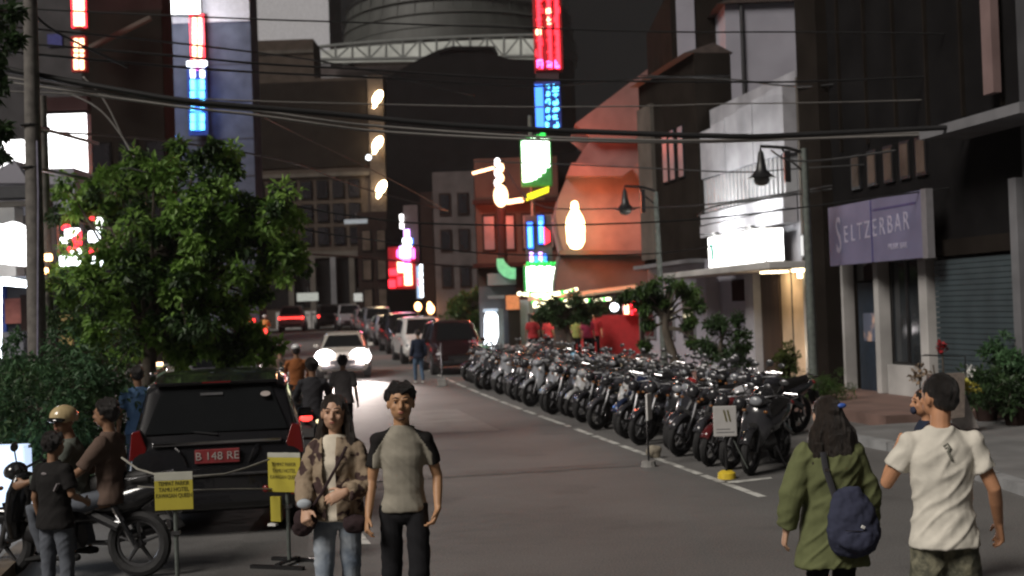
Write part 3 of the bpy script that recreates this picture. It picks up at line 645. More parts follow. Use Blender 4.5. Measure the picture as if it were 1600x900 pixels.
# food stall: canopy, red wall, LED board
st = at('food_stall', 'open food stall with a cream canopy and a plain red side wall', 'stall', 920, 560, 49)
P = rel(st, 48, (826, 474), (1000, 452), (1004, 462), (828, 486)); MB().slab([P[0], P[1], P[1]+V((0, 4, .3)), P[0]+V((0, 4, .3))], -.08).build('canopy', mk('canvas', (.35, .33, .24), .8), st)
mk('red_panel', (.34, .022, .026), .6, var=.12); prect(st, 'side_wall', 'red_panel', 930, 491, 998, 590, 45.5, .12); prect(st, 'side_wall', 'red_panel', 900, 508, 932, 575, 46.8, .12)
prect(st, 'back_wall', 'w_brown_dark', 828, 486, 940, 570, 51.5, .2); prect(st, 'counter', 'w_brown', 835, 540, 900, 575, 48.4, .6)
for x in (830, 996): prect(st, 'post', 'pole_steel', x, 470, x+3, 580, 47.9, .08)
ls = at('led_sign', 'small red LED board at the end of the red wall', 'sign', 985, 480, 45); prect(ls, 'case', 'case_red', 974, 465, 996, 494, 45.2, .2)
for (x0, y0, x1, y1) in ((976, 467, 982, 491), (985, 467, 988, 480), (990, 467, 995, 471), (990, 474, 995, 478), (986, 484, 989, 492), (991, 482, 995, 486)): prect(ls, 'segment', 'neon_redhot' if x0 == 976 else 'neon_red', x0, y0, x1, y1, 45.1, .08)
lamp('POINT', 'lamp', (0, -.6, 0), 14, (1, .1, .1), ls, .2)
for k, (px, py, rr) in enumerate(((960, 480, .16),)):
    o = at('bulb_lamp', 'round white bulb hanging beside the red LED board', 'lamp', px, py, 46); MB().ell((0, 0, 0), rr, 12, 8).build('bulb', 'cold_white', o, True); MB().tube([(0, 0, .14), (0, 0, .5)], .02, 5).build('wire', 'cable', o); lamp('POINT', 'lamp', (0, -.4, 0), 16, (.85, .9, 1), o, .15)
for k, (px, py) in enumerate(((948, 507), (961, 514))):
    o = at('lantern', '%s small orange lantern at the stall' % ('left', 'right')[k], 'lantern', px, py, 46); MB().ell((0, 0, 0), (.14, .12, .2), 10, 7).build('shade', mk('lantern_%d' % k, (.7, .3, .12), emit=1.1, ecol=(1, .45, .18)), o, True); MB().tube([(0, 0, .18), (0, 0, .6)], .01, 4).build('cord', 'cable', o)
# far pink / white neon and its neighbours
d = 80; pk = at('pink_neon_sign', 'vertical pink and white neon sign far down the street', 'neon sign', 630, 450, d)
prect(pk, 'case', 'case_red', 608, 385, 648, 452, d+.2, .3); prect(pk, 'case', 'w_mauve', 634, 320, 652, 452, d+.3, .3); prect(pk, 'tube', 'pane_white', 625, 335, 630, 357, d, .12)
for (x0, y0, x1, y1, m) in ((631, 358, 640, 372, 'neon_violet'), (629, 372, 643, 386, 'cold_white'), (624, 384, 642, 404, 'neon_violet'), (620, 390, 626, 402, 'neon_pink'), (628, 404, 641, 414, 'neon_pink'), (621, 408, 632, 426, 'neon_redhot'), (632, 412, 643, 446, 'neon_redhot'), (608, 420, 622, 431, 'neon_red'), (607, 437, 618, 450, 'neon_red'), (621, 432, 628, 447, 'neon_red'), (643, 372, 645, 384, 'neon_blue'), (644, 388, 648, 404, 'neon_pink')):
    prect(pk, 'letter', m, x0, y0, x1, y1, d-.05, .12, bevel=.04)
lamp('POINT', 'lamp', rel(pk, d-2, (622, 420))[0], 130, (1, .1, .2), pk, .5)
pw = at('white_banner_sign', 'slim white lit banner with blue dots beside the pink neon', 'sign', 661, 466, 78)
prect(pw, 'case', 'steel', 651, 411, 669, 467, 78.1, .3)
for k in range(5): prect(pw, 'lit_face', 'cold_white', 656, 413+k*10.6, 668, 422+k*10.6, 78, .1)
prect(pw, 'edge', mk('blue_soft', (.3, .45, .7), emit=.8, ecol=(.5, .7, 1)), 652, 416, 655, 466, 77.95, .1); prect(pw, 'letter', 'neon_red', 653, 436, 655, 446, 77.9, .05)
for k, (px, py, w_) in enumerate(((653, 479, .2), (673, 483, .22), (671, 476, .13))):
    o = at('street_globe', '%s orange globe lamp under the white banner sign' % ('left', 'right', 'upper right')[k], 'lamp', px, py, 74); MB().ell((0, 0, 0), (w_, w_, w_*1.3), 10, 7).build('globe', 'lamp_orange', o, True); MB().tube([(0, 0, -.2), (0, 0, -1.2)], .035, 6).build('stem', 'pole_steel', o)
    if k < 2: lamp('POINT', 'lamp', (0, -.6, 0), 30, (1, .5, .25), o, .2)
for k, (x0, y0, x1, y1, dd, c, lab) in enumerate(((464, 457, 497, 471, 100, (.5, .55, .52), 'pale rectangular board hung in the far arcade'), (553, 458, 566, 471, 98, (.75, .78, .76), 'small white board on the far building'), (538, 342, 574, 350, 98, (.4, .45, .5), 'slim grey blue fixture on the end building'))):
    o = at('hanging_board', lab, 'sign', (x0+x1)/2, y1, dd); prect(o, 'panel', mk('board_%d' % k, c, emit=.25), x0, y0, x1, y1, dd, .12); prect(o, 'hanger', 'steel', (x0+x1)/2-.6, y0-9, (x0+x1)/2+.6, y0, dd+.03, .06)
# left: red neon bars, blue building neon
d = 50; ln = at('red_neon_bars', 'vertical red neon strip with a gap at the left of the maroon building', 'neon sign', 122, 112, d)
prect(ln, 'case', 'case_red', 112, -30, 133, 44, d, .3); prect(ln, 'case', 'case_red', 112, 56, 133, 112, d, .3)
for x in (115.5, 124.5):
    prect(ln, 'tube', 'neon_redhot', x, -28, x+5.5, 40, d-.08, .1)
    for (ya, yb) in ((60, 72), (75, 81), (84, 88), (91, 108)): prect(ln, 'tube', 'neon_redhot', x, ya, x+5.5, yb, d-.08, .1)
prect(ln, 'tube', 'neon_red', 112, -30, 114.5, 43, d-.06, .06); prect(ln, 'tube', 'neon_red', 130.5, -30, 133, 43, d-.06, .06)
lamp('POINT', 'lamp', rel(ln, d-1.5, (122, 40))[0], 60, (1, .12, .1), ln, .4)
d = 81.3; bn = at('strip_neon_sign', 'long neon strip on the blue building, red above and blue below', 'neon sign', 308, 210, d)
prect(bn, 'case', 'case_red', 298, 22, 317, 96, d, .3); prect(bn, 'case', 'case_blue', 295, 96, 322, 212, d, .3)
for x in (301, 309.5):
    for k in range(9): prect(bn, 'tube', 'neon_redhot', x, 25+k*7.6, x+5, 31.5+k*7.6, d-.1, .1)
prect(bn, 'tube', 'neon_red', 298, 22, 300, 94, d-.08, .08); prect(bn, 'tube', 'neon_red', 316, 22, 318, 94, d-.08, .08)
prect(bn, 'bar', 'cold_white', 291, 94, 323, 104, d-.2, .2, bevel=.1); prect(bn, 'letter', 'neon_pink', 303, 104, 314, 109, d-.12, .1)
for k, (ya, yb) in enumerate(((104, 121), (124, 140), (142, 160), (166, 173), (177, 190), (191, 203))):
    for x in (297.5, 312.5): prect(bn, 'tube', 'neon_cyan' if k else 'cold_white', x, ya, x+6.5, yb, d-.1, .1, bevel=.03)
prect(bn, 'panel', 'neon_blue', 304.5, 124, 312, 204, d-.06, .08)
lamp('POINT', 'lamp', rel(bn, d-2, (308, 150))[0], 150, (.1, .3, 1), bn, .5); lamp('POINT', 'lamp', rel(bn, d-2, (308, 60))[0], 60, (1, .15, .1), bn, .5)
lamp('POINT', 'lamp', rel(rb, 79, (290, 30))[0], 500, (.9, .95, 1), rb, .6)
b2 = at('side_neon_strip', 'short pale blue neon stroke at the left edge of the blue building', 'neon sign', 268, 215, 80); P = rel(b2, 80, (265, 182), (269, 184), (275, 214), (270, 217)); MB().slab(P, .15).build('tube', mk('paleblue', (.1, .3, .6), emit=1.2, ecol=(.15, .45, 1)), b2)
# small lights in the dark
for k, (px, py, dd, rr, lab) in enumerate(((1021, 76, 60, .09, 'tiny greenish white light on the dark wall above the pink facade'), (1309, 44, 30, .045, 'tiny white light high on the black shop building'), (576, 246, 100, .22, 'pale blue spot lamp beside the corner strip lamps'))):
    o = at('small_light', lab, 'lamp', px, py, dd); MB().ell((0, 0, 0), (rr, rr, rr), 8, 6).build('bulb', 'cold_white', o, True); MB().bb(-rr*.4, rr*.4, 0, 1.2 if k == 0 else .3, rr*.8, rr*1.1).build('bracket', 'black_paint', o)
# ================================================================ LEFT SHOP
d = 27; o_ = pt(0, 500, d); LSH = thing('bright_shop', 'bright white shop front with canopy behind the two utility poles', 'building', (pt(20, 500, d).x, d, 0))
def lrect(name, m, x0, y0, x1, y1, dd, th, par=None, bevel=0): return prect(LSH, name, m, x0, y0, x1, y1, dd, th, par, bevel)
lrect('wall', 'w_greydark', -80, 440, 84, 780, d+1.2, 4)
lrect('fascia', 'case_dark', -60, 287, 98, 311, d-.3, .5); lrect('fascia', 'w_taupe', -60, 312, 72, 324, d-.1, .4)
lrect('wall', 'lilac_wall', -60, 262, 115, 340, d+1, 3)
for (x0, x1, m) in ((-60, 22, 'w_offwhite'), (46, 72, 'w_offwhite')): lrect('pillar', m, x0, 324, x1, 440, d+.5, .5)
P = rel(LSH, d+.4, (-40, 286), (22, 250), (46, 286)); MB().add(P+[p+V((0, 2, 0)) for p in P], [(0, 1, 2), (5, 4, 3), (0, 3, 4, 1), (1, 4, 5, 2), (2, 5, 3, 0)]).build('gable', 'lilac_wall', LSH)
o1 = at('lit_billboard', 'blank white billboard glowing between the utility pole and the tree', 'sign', 104, 278, 33); prect(o1, 'case', 'steel', 73, 176, 135, 279, 33.05, .35); prect(o1, 'lit_face', 'pane_white', 74, 177, 134, 278, 33, .06)
P = rel(o1, 33.2, (68, 160), (73, 148), (84, 176)); prect(o1, 'header', 'w_maroon', 68, 150, 136, 174, 33.1, .3); prect(o1, 'leg', 'steel', 84, 279, 87, 400, 33.2, .1); prect(o1, 'leg', 'steel', 120, 279, 123, 400, 33.2, .1)
lamp('POINT', 'lamp', rel(o1, 31, (104, 230))[0], 60, (1, 1, 1), o1, .5)
o2_ = at('lit_window', 'bright window panes seen left of the utility pole', 'window', 32, 290, 31); prect(o2_, 'frame', 'steel', -20, 215, 62, 288, 31.1, .2)
for (x0, x1) in ((-18, 8), (12, 35), (38, 61)): prect(o2_, 'pane', 'pane_white', x0, 218, x1, 284, 31, .06)
o3 = at('round_light_box', 'large rounded glowing white sign at the left edge', 'sign', 20, 410, 26)
P = rel(o3, 26, (-60, 356), (5, 350), (20, 346), (34, 353), (46, 366), (50, 385), (48, 410), (36, 416), (10, 413), (-60, 404)); n = len(P)
MB().add(P+[p+V((0, .3, 0)) for p in P], [tuple(range(n)), tuple(range(2*n-1, n-1, -1))]+[(i, n+i, n+(i+1) % n, (i+1) % n) for i in range(n)]).build('lit_face', 'pane_white', o3); prect(o3, 'bracket', 'steel', 5, 380, 25, 386, 26.3, .8)
o4 = at('tube_lamp', 'angled fluorescent tube lamp below the rounded white sign', 'lamp', 20, 442, 25); a, b = rel(o4, 25, (-20, 440), (43, 444)); MB().tube([a, (a+b)/2+V((0, 0, .03)), b], [.06, .085, .07], 10, rnd_cap=.7).build('tube', 'cold_white', o4, True); MB().bb(a.x, b.x, .06, .12, .08, .13).build('fitting', 'steel', o4)
lamp('POINT', 'lamp', (0, -.4, -.3), 90, (.75, .82, 1), o4, .3)
o5_ = at('vertical_tube_lamp', 'vertical fluorescent tube at the very left edge', 'lamp', 2, 560, 25); a, b = rel(o5_, 25, (1, 560), (1, 445)); MB().tube([a, b], .022, 8).build('tube', 'cold_white', o5_); MB().bb(a.x-.03, a.x+.03, .03, .07, a.z, b.z).build('fitting', 'steel', o5_)
lrect('poster', mk('poster_red', (.28, .09, .07), .6, var=.3), 8, 466, 32, 506, d+1.1, .1); lrect('door', 'w_brown_dark', 34, 460, 50, 560, d+1.1, .1); lrect('crate', 'w_grey', 5, 518, 36, 560, d+.6, .5); lrect('panel', 'case_blue', -30, 448, 8, 560, d+1.1, .1)
lrect('poster', 'w_offwhite', 79, 500, 88, 525, d+1.1, .1); lrect('poster', mk('poster_ochre', (.3, .2, .06), .6), 92, 492, 112, 540, d+1.2, .1)
# red and white sign seen through the leaves
o6 = at('leaf_hidden_sign', 'red and white lit sign glimpsed through the tree leaves', 'neon sign', 126, 415, 20.9); prect(o6, 'frame', 'case_dark', 88, 418, 164, 421, 21.05, .12); prect(o6, 'frame', 'case_dark', 126, 335, 129, 418, 21.05, .12)
for (x0, y0, x1, y1, m) in ((95, 350, 108, 360, 'neon_red'), (100, 356, 124, 372, 'pane_white'), (112, 360, 126, 384, 'neon_red'), (93, 370, 106, 380, 'cold_white'), (104, 385, 122, 394, 'neon_red'), (92, 398, 124, 416, 'cold_white'), (110, 388, 125, 410, 'cold_white'), (139, 338, 148, 345, 'neon_red'), (149, 339, 160, 357, 'pane_white'), (137, 360, 155, 379, 'cold_white'), (138, 386, 156, 397, 'neon_red'), (136, 400, 159, 417, 'cold_white'), (68, 396, 80, 408, 'lamp_orange'), (66, 418, 74, 428, 'lamp_orange')):
    prect(o6, 'letter', m, x0, y0, x1, y1, 20.9, .08, bevel=.03)
# glowing counter at lower left, behind the hedge
o7 = at('white_display_box', 'blinding white lit display box on the left pavement behind the hedge', 'display', 10, 850, 13.4)
P = rel(o7, 13.6, (-60, 700), (46, 700)); z_ = .13-o7.location.z
mb = MB(); mb.bb(P[0].x, P[1].x-.08, .25, .5, z_+.1, z_+.80); mb.build('lit_face', glow('box_glow', (.55, .68, .95), 1.0), o7, bevel=.03)
mb = MB(); mb.bb(P[0].x-.02, P[1].x-.06, .23, .52, z_, z_+.1); mb.build('plinth', 'steel', o7)
prect(o7, 'post', 'steel', 44, 695, 47, 700, 13.7, .05)
lamp('POINT', 'lamp', (.3, -.2, .6), 14, (.85, .9, 1), o7, .4)

# ================================================================ POLES, LAMP POSTS, CABLES
up = []
for k, (px, pt_, d, rr) in enumerate(((46, -60, 19, .115), (66, 150, 21.5, .085))):
    g_ = pt(px+12, 600, d); o = thing('utility_pole', ('thick leaning utility pole at the left edge', 'thinner utility pole just right of the thick one')[k], 'pole', (g_.x, d, .14))
    a, b = pt(px, pt_, d)-o.location, V((0, 0, 0)); MB().tube([b, (a+b)*.5, a], [rr*1.25, rr*1.1, rr*.85], 12).build('shaft', 'pole_concrete', o, True)
    for y in ((196, 262) if k == 0 else (200,)): q = pt(px+2, y, d)-o.location; MB().torus((q.x, 0, q.z), rr*1.1, .02, 14, 5, 'z').build('clamp', 'black_paint', o)
    if k == 0:
        q = pt(px+1, 262, d)-o.location; MB().tube([q, q+V((.35, 2.2, 0))], .03, 6).build('crossarm', 'steel', o); q = pt(px+1, 196, d)-o.location; MB().tube([q, q+V((.3, 2.2, 0))], .03, 6).build('crossarm', 'steel', o)
        MB().tube([pt(58, 220, 18.8)-o.location, pt(60, 300, 18.8)-o.location, pt(59, 560, 18.8)-o.location], .018, 6).build('conduit', mk('conduit_lilac', (.2, .19, .26), .5), o)
def street_lamp(px, d, top, lamp_px, lamp_py, label):
    g_ = pt(px+8, 560, d); zz = gz(d)+(.2 if d < 40 else .2); o = thing('street_lamp', label, 'street lamp', (g_.x, d, .12))
    a = pt(px-6, top, d)-o.location; MB().tube([(0, 0, 0), (0, 0, .5), (a.x*.3, 0, a.z*.4), a], [.14, .1, .09, .065], 12).build('post', 'pole_steel', o, True)
    MB().tube([(0, 0, 0), (0, 0, .12), (0, 0, .35), (0, 0, .45)], [.2, .2, .15, .11], 12).build('base', 'pole_steel', o)
    q = pt(lamp_px, lamp_py, d)-o.location; qa = V((a.x, 0, q.z+.45))
    MB().tube([qa, qa+V(((q.x-a.x)*.4, 0, .12)), V((q.x, 0, q.z+.62)), V((q.x, 0, q.z+.5))], .035, 8).build('arm', 'black_paint', o)
    MB().tube([qa+V((0, 0, -.4)), V(((qa.x+q.x)/2+.1, 0, qa.z-.1)), V(((qa.x+q.x)/2, 0, qa.z+.1))], .02, 6).build('scroll', 'black_paint', o)
    h = MB().tube([(q.x, 0, q.z+.5), (q.x, 0, q.z+.3), (q.x, 0, q.z+.12), (q.x, 0, q.z), (q.x, 0, q.z-.05)], [.055, .085, .12, .23, .31], 16).build('lamp_shade', 'black_paint', o, True)
    MB().ell((q.x, 0, q.z-.08), (.17, .17, .13), 12, 8).build('globe', mk('globe_glass_%d' % px, (.22, .22, .2), .2), h, True)
    prb = MB().bb(a.x-.42, a.x-.30, -.06, .06, q.z-.15, q.z+.5); prb.build('box', 'black_paint', o)
street_lamp(1262, 26.5, 232, 1190, 275, 'unlit bell shaped street lamp hanging before the white shop')
street_lamp(1030, 36, 300, 977, 325, 'unlit bell shaped street lamp before the pink building')
def cable(px, d0, d1, rad, label, m='cable', sag=0, group=None, n=24):
    P = []; k = len(px)-1
    o = thing('overhead_cable', label, 'cable', pt(px[0][0], px[0][1], d0), 0, group)
    for i in range(n+1):
        u = i/n*k; j = min(k-1, int(u)); f = u-j
        # smooth interpolation through the points
        p0 = px[max(0, j-1)]; p1 = px[j]; p2 = px[j+1]; p3 = px[min(k, j+2)]
        c = [.5*((2*p1[t])+(-p0[t]+p2[t])*f+(2*p0[t]-5*p1[t]+4*p2[t]-p3[t])*f*f+(-p0[t]+3*p1[t]-3*p2[t]+p3[t])*f**3) for t in (0, 1)]
        P.append(pt(c[0], c[1], d0+(d1-d0)*i/n)-o.location)
    me = MB().tube(P, rad, 6).mesh('overhead_cable', True); me.materials.append(MT[m]); 
    loc, lab = o.location.copy(), dict(label=o['label']); bpy.data.objects.remove(o)
    q = bpy.data.objects.new('overhead_cable', me); COL.objects.link(q); q.location = loc; tag(q, label, 'cable', group or 'overhead cables across the street')
C_ = cable
C_([(-60, 8), (130, 18), (400, 30), (560, 35), (835, 44), (1060, 50), (1300, 50), (1660, 56)], 20, 24, .014, 'thin black cable, highest one crossing the whole street')
C_([(40, 2), (80, 45), (200, 105)], 19, 20, .02, 'short cable drooping from the top of the thick pole')
C_([(-60, 36), (60, 46), (235, 63), (400, 82), (520, 99), (620, 121), (740, 150)], 19, 32, .018, 'black cable dipping past the brown block corner')
C_([(-60, 60), (235, 84), (400, 99), (560, 108), (835, 124), (1140, 128), (1300, 126), (1660, 110)], 19, 25, .018, 'black cable crossing just below the truss bridge')
C_([(-60, 74), (235, 101), (400, 113), (600, 122), (835, 135), (1000, 122), (1140, 118)], 20, 33, .022, 'black cable lying close below the one under the bridge')
C_([(-60, 95), (250, 152), (400, 168), (520, 178), (700, 195), (900, 205), (1140, 213), (1260, 210), (1660, 190)], 19, 22, .045, 'thick black cable bundle across the middle of the white shop')
C_([(-60, 110), (250, 158), (400, 173), (520, 190), (600, 198), (800, 212), (1000, 219), (1140, 219), (1260, 213), (1660, 200)], 19, 23, .022, 'upper of the two thick pale grey cables in mid street', 'cable_grey')
C_([(-60, 118), (250, 163), (400, 180), (520, 197), (600, 206), (800, 217), (1000, 222), (1140, 221), (1280, 216), (1660, 204)], 19.3, 23.3, .022, 'lower of the two thick pale grey cables in mid street', 'cable_grey')
C_([(-60, 140), (200, 150), (430, 159), (600, 163), (800, 167), (1000, 166), (1140, 162), (1300, 160), (1660, 150)], 20, 25, .012, 'thin pale cable just above the thick grey pair', 'cable_grey')
C_([(60, 205), (240, 218), (440, 250), (560, 292), (700, 330)], 21, 40, .022, 'dark cable sloping down right from the leafy tree')
C_([(200, 262), (440, 318), (600, 344), (700, 350), (850, 352), (1000, 348), (1120, 340), (1270, 322), (1660, 270)], 20, 24, .014, 'dark cable passing the pink neon and the bottle lamp')
C_([(300, 310), (465, 356), (560, 372), (640, 382), (760, 396), (900, 399), (1040, 395), (1140, 380)], 20, 30, .014, 'lowest dark cable below the bottle lamp')
C_([(740, 252), (860, 256), (1000, 262), (1160, 269), (1270, 262), (1660, 240)], 33, 26, .016, 'thin dark cable across the orange glow')
C_([(790, 262), (815, 300), (860, 325), (980, 325), (1120, 318), (1300, 290)], 50, 27, .02, 'thin cable running from the red pillar toward the street lamp')
C_([(1000, 118), (1140, 124), (1215, 133), (1280, 134), (1400, 120)], 34, 27, .022, 'paired cable lower strand at the top of the white shop')
C_([(1205, 235), (1232, 250), (1290, 250), (1400, 235)], 26.4, 24, .02, 'short cable looping from the bell lamp to the right')
C_([(1090, 338), (1118, 322), (1230, 306), (1300, 295)], 30, 27.5, .02, 'dark cable skimming the panels above the white light box')
C_([(440, 395), (560, 402), (700, 415), (800, 420)], 60, 70, .05, 'far sagging cable under the corner strip lamps')
C_([(90, 140), (160, 175), (230, 270), (290, 330)], 21, 21, .014, 'pale guy wire slanting behind the tree top, left one', 'cable_grey')
C_([(130, 120), (165, 160), (200, 230), (240, 290)], 22, 22, .014, 'pale guy wire slanting behind the tree top, right one', 'cable_grey')
C_([(395, 172), (425, 190), (590, 270), (700, 330)], 22, 45, .014, 'fine dark wire falling from the grey pair to the pink neon')
# ================================================================ TREES AND PLANTS
def leafmat(k, c1, c2, tr=.35):
    m = mat(k, c1, .5, col2=c2, scale=2.2, sharp=(.3, .7), spec=.35); b = m.node_tree.nodes['Principled BSDF']; n = m.node_tree
    td = n.nodes.new('ShaderNodeBsdfTranslucent'); mx = n.nodes.new('ShaderNodeMixShader'); mx.inputs[0].default_value = tr
    out = n.nodes['Material Output']; rp = b.inputs['Base Color'].links[0].from_socket
    n.links.new(rp, td.inputs['Color']); n.links.new(b.outputs[0], mx.inputs[1]); n.links.new(td.outputs[0], mx.inputs[2]); n.links.new(mx.outputs[0], out.inputs[0])
    MT[k] = m
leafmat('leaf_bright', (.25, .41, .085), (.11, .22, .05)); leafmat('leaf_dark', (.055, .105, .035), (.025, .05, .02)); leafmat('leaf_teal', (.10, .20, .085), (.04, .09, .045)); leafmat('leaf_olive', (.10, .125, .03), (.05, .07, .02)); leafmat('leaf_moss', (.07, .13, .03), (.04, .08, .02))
def leaves(clumps, per, size, seed, droop=.3, wide=.42):     # clumps: (centre, radius) -> one mesh of folded leaves
    g = np.random.RandomState(seed); vs_ = []; 
    C = np.array([list(c)+[r] for c, r in clumps for _ in range(per)]); n = len(C)
    dirs = g.normal(size=(n, 3)); dirs /= np.linalg.norm(dirs, axis=1)[:, None]; rr = g.rand(n)**.45
    P = C[:, :3]+dirs*(rr*C[:, 3])[:, None]*np.array([1, 1, .8])
    ax = dirs*.8+g.normal(size=(n, 3))*.6; ax[:, 2] -= droop; ax /= np.linalg.norm(ax, axis=1)[:, None]
    up = g.normal(size=(n, 3))*.5+np.array([0, 0, 1]); sd = np.cross(ax, up); sd /= np.linalg.norm(sd, axis=1)[:, None]; nn = np.cross(sd, ax)
    L = (size*(.42+1.0*g.rand(n)**1.4))[:, None]
    A = P; B = P+ax*L*.5+sd*L*wide*.5+nn*L*.08; T = P+ax*L-nn*L*.1; D = P+ax*L*.5-sd*L*wide*.5+nn*L*.08
    V4 = np.stack([A, B, T, D], 1).reshape(-1, 3)
    me = bpy.data.meshes.new('leaves'); idx = np.arange(n)*4
    F_ = np.concatenate([np.stack([idx, idx+1, idx+2], 1), np.stack([idx, idx+2, idx+3], 1)])
    me.from_pydata(V4.tolist(), [], F_.tolist()); return me
def tree(name, label, base, trunk_pts, trunk_r, clumps, per, size, m, seed, cat='tree', branches=True, droop=.3, m2=None, wide=.42):
    o = thing(name, label, cat, base)
    MB().tube(trunk_pts, [trunk_r*(1-.6*i/(len(trunk_pts)-1)) for i in range(len(trunk_pts))], 10).build('trunk', 'bark', o, True)
    if branches:
        top = V(trunk_pts[-1]); mid = V(trunk_pts[len(trunk_pts)//2]); mb = MB(); q = random.Random(seed)
        for c, r in clumps[::4]:
            st_ = mid.lerp(top, q.random()); c = V(c); mb.tube([st_, st_.lerp(c, .5)+V((0, 0, .12)), c], [trunk_r*.3, trunk_r*.18, trunk_r*.07], 5)
        mb.build('branches', 'bark', o, True)
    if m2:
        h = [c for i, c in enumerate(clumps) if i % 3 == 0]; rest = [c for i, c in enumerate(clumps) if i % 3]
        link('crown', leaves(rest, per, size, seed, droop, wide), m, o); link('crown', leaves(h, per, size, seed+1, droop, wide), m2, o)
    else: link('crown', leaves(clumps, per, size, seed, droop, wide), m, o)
    return o
def blob(n, c, r, seed, fr=.30, shell=.62, zmin=None, cut=None):
    q = random.Random(seed); out = []
    while len(out) < n:
        v = V((q.gauss(0, 1), q.gauss(0, 1), q.gauss(0, 1))).normalized()*(shell+(1-shell)*q.random())
        p = V(c)+V((v.x*r[0], v.y*r[1], v.z*r[2]))
        if zmin and p.z < zmin: continue
        if cut and cut(p): continue
        out.append((p, fr*min(r)*(.45+.95*q.random())))
    return out
# big leafy tree behind the parked car; crown 4 m wide
d = 20.5; b0_ = pt(228, 700, d); base = V((b0_.x, d, .14))
def rl(px, py, dd=d): p = pt(px, py, dd); return p-base
cl = []
for (px, py, dd, r) in ((180, 430, 20.2, .8), (240, 420, 20, .8), (300, 480, 20.1, .7), (200, 500, 20.4, .7), (300, 300, 20.0, .95), (385, 330, 20.2, .85), (420, 345, 20.5, .5), (250, 330, 20.2, .9), (330, 420, 20.2, 1.0), (400, 410, 20.4, .75), (200, 400, 20.8, .95), (150, 345, 21.2, .5), (270, 470, 20.6, .9), (340, 500, 20.8, .7), (160, 480, 21.2, .9), (120, 490, 21.4, .6), (180, 530, 21, .6), (120, 310, 21.3, .55), (380, 480, 20.7, .45), (250, 250, 20.4, .55), (330, 250, 20.2, .45), (90, 440, 21.4, .35), (360, 530, 20.6, .55), (260, 540, 20.9, .6), (400, 545, 21, .4), (430, 400, 20.4, .45), (330, 360, 19.9, .8), (350, 540, 21, .45), (300, 535, 21, .5), (200, 285, 20.8, .6)):
    cl += blob(int(14*r)+4, rl(px, py, dd), (r, r*.9, r*.75), hash((px, py)) % 9999, .33, .5)
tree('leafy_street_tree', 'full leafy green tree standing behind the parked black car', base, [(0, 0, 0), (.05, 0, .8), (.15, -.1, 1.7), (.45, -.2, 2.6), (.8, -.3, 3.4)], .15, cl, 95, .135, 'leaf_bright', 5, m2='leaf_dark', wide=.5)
# left overhanging tree, partly outside the frame
d = 16; b1_ = pt(-60, 700, d); base = V((b1_.x, d, .14)); cl = []
for (px, py, r) in ((-40, 60, .4), (0, 20, .3), (-40, 150, .35), (0, 205, .13), (-2, 245, .1), (-80, 250, .5), (-5, 120, .18), (-80, 80, .7), (25, 60, .08)): cl += blob(int(14*r)+2, rl(px, py, d), (r, r, r*.9), hash((px, py)) % 9999, .4, .4)
tree('edge_tree', 'dark tree overhanging from the left edge of the view', base, [(0, 0, 0), (-.1, 0, 2), (.1, 0, 4), (.2, 0, 6)], .13, cl, 70, .13, 'leaf_dark', 9)
# hedge bushes, left
for k, (px, py, dd, rx, rz0, m, lab) in enumerate(((60, 625, 14.6, .95, .8, 'leaf_teal', 'leafy green bush by the white display box'), (150, 610, 15.4, .7, .75, 'leaf_dark', 'dark bush between the seated riders and the leafy tree'), (20, 600, 15.6, .55, .7, 'leaf_teal', 'bluish lit bush at the left edge'))):
    c = pt(px, py, dd); base = V((c.x, dd, .14)); h = c.z-.14
    tree('bush', lab, base, [(0, 0, 0), (.05, 0, h*.6), (.1, 0, h)], .05, blob(60 if k == 0 else 42, (0, 0, h), (rx, rx*.8, rz0), 40+k, .34, .3, zmin=.15)+blob(34, (0, 0, h*.5), (rx*.9, rx*.7, h*.5), 140+k, .4, .2, zmin=.1), 85, .085, m, 60+k, cat='bush', m2='leaf_dark' if k == 0 else None)
# right side trees
for k, (px, pyb, dd, cs, m, lab, sz) in enumerate((
    (1048, 575, 31, ((985, 462, .3), (1010, 450, .35), (1040, 446, .4), (1070, 452, .35), (1086, 475, .28), (1000, 478, .25), (1030, 475, .25), (1075, 505, .2), (1012, 505, .16), (1085, 535, .16), (1008, 540, .14)), 'leaf_moss', 'small tree with drooping leaves right of the red wall', .14),
    (1135, 600, 28, ((1115, 510, .32), (1148, 525, .36), (1122, 555, .4), (1150, 565, .32), (1105, 540, .25), (1138, 500, .25), (1162, 545, .16)), 'leaf_dark', 'dense dark bushy tree left of the warm lit wall', .11),
    (890, 560, 43, ((860, 482, .5), (890, 474, .55), (925, 482, .45), (880, 497, .45), (912, 497, .35), (850, 495, .3)), 'leaf_dark', 'dark spreading tree over the food stall', .17),
    (728, 560, 58, ((730, 480, .9), (720, 510, .9), (745, 500, .7), (735, 460, .5), (715, 480, .6), (745, 530, .6)), 'leaf_moss', 'dim green tree right of the dark parked car', .22))):
    g_ = pt(px, pyb, dd); base = V((g_.x, dd, gz(dd)+.1)); cl = []
    for (x, y, r) in cs: cl += blob(int(11*r)+5, pt(x, y, dd)-base, (r, r, r*.7), hash((x, y)) % 9999, .42, .4)
    top = pt(px-8, sum(c[1] for c in cs)/len(cs)-10, dd)-base
    tree('small_tree', lab, base, [(0, 0, 0), (.1, 0, top.z*.35), (top.x*.6-.06, 0, top.z*.7), top], .15 if k != 1 else .06, cl, 70 if k < 3 else 60, sz, m, 70+k, droop=.9 if k == 0 else .3, m2='leaf_dark' if k == 0 else None)
hg = [(1240, 604, 25.2), (1277, 606, 25.0), (1306, 612, 25.2)]
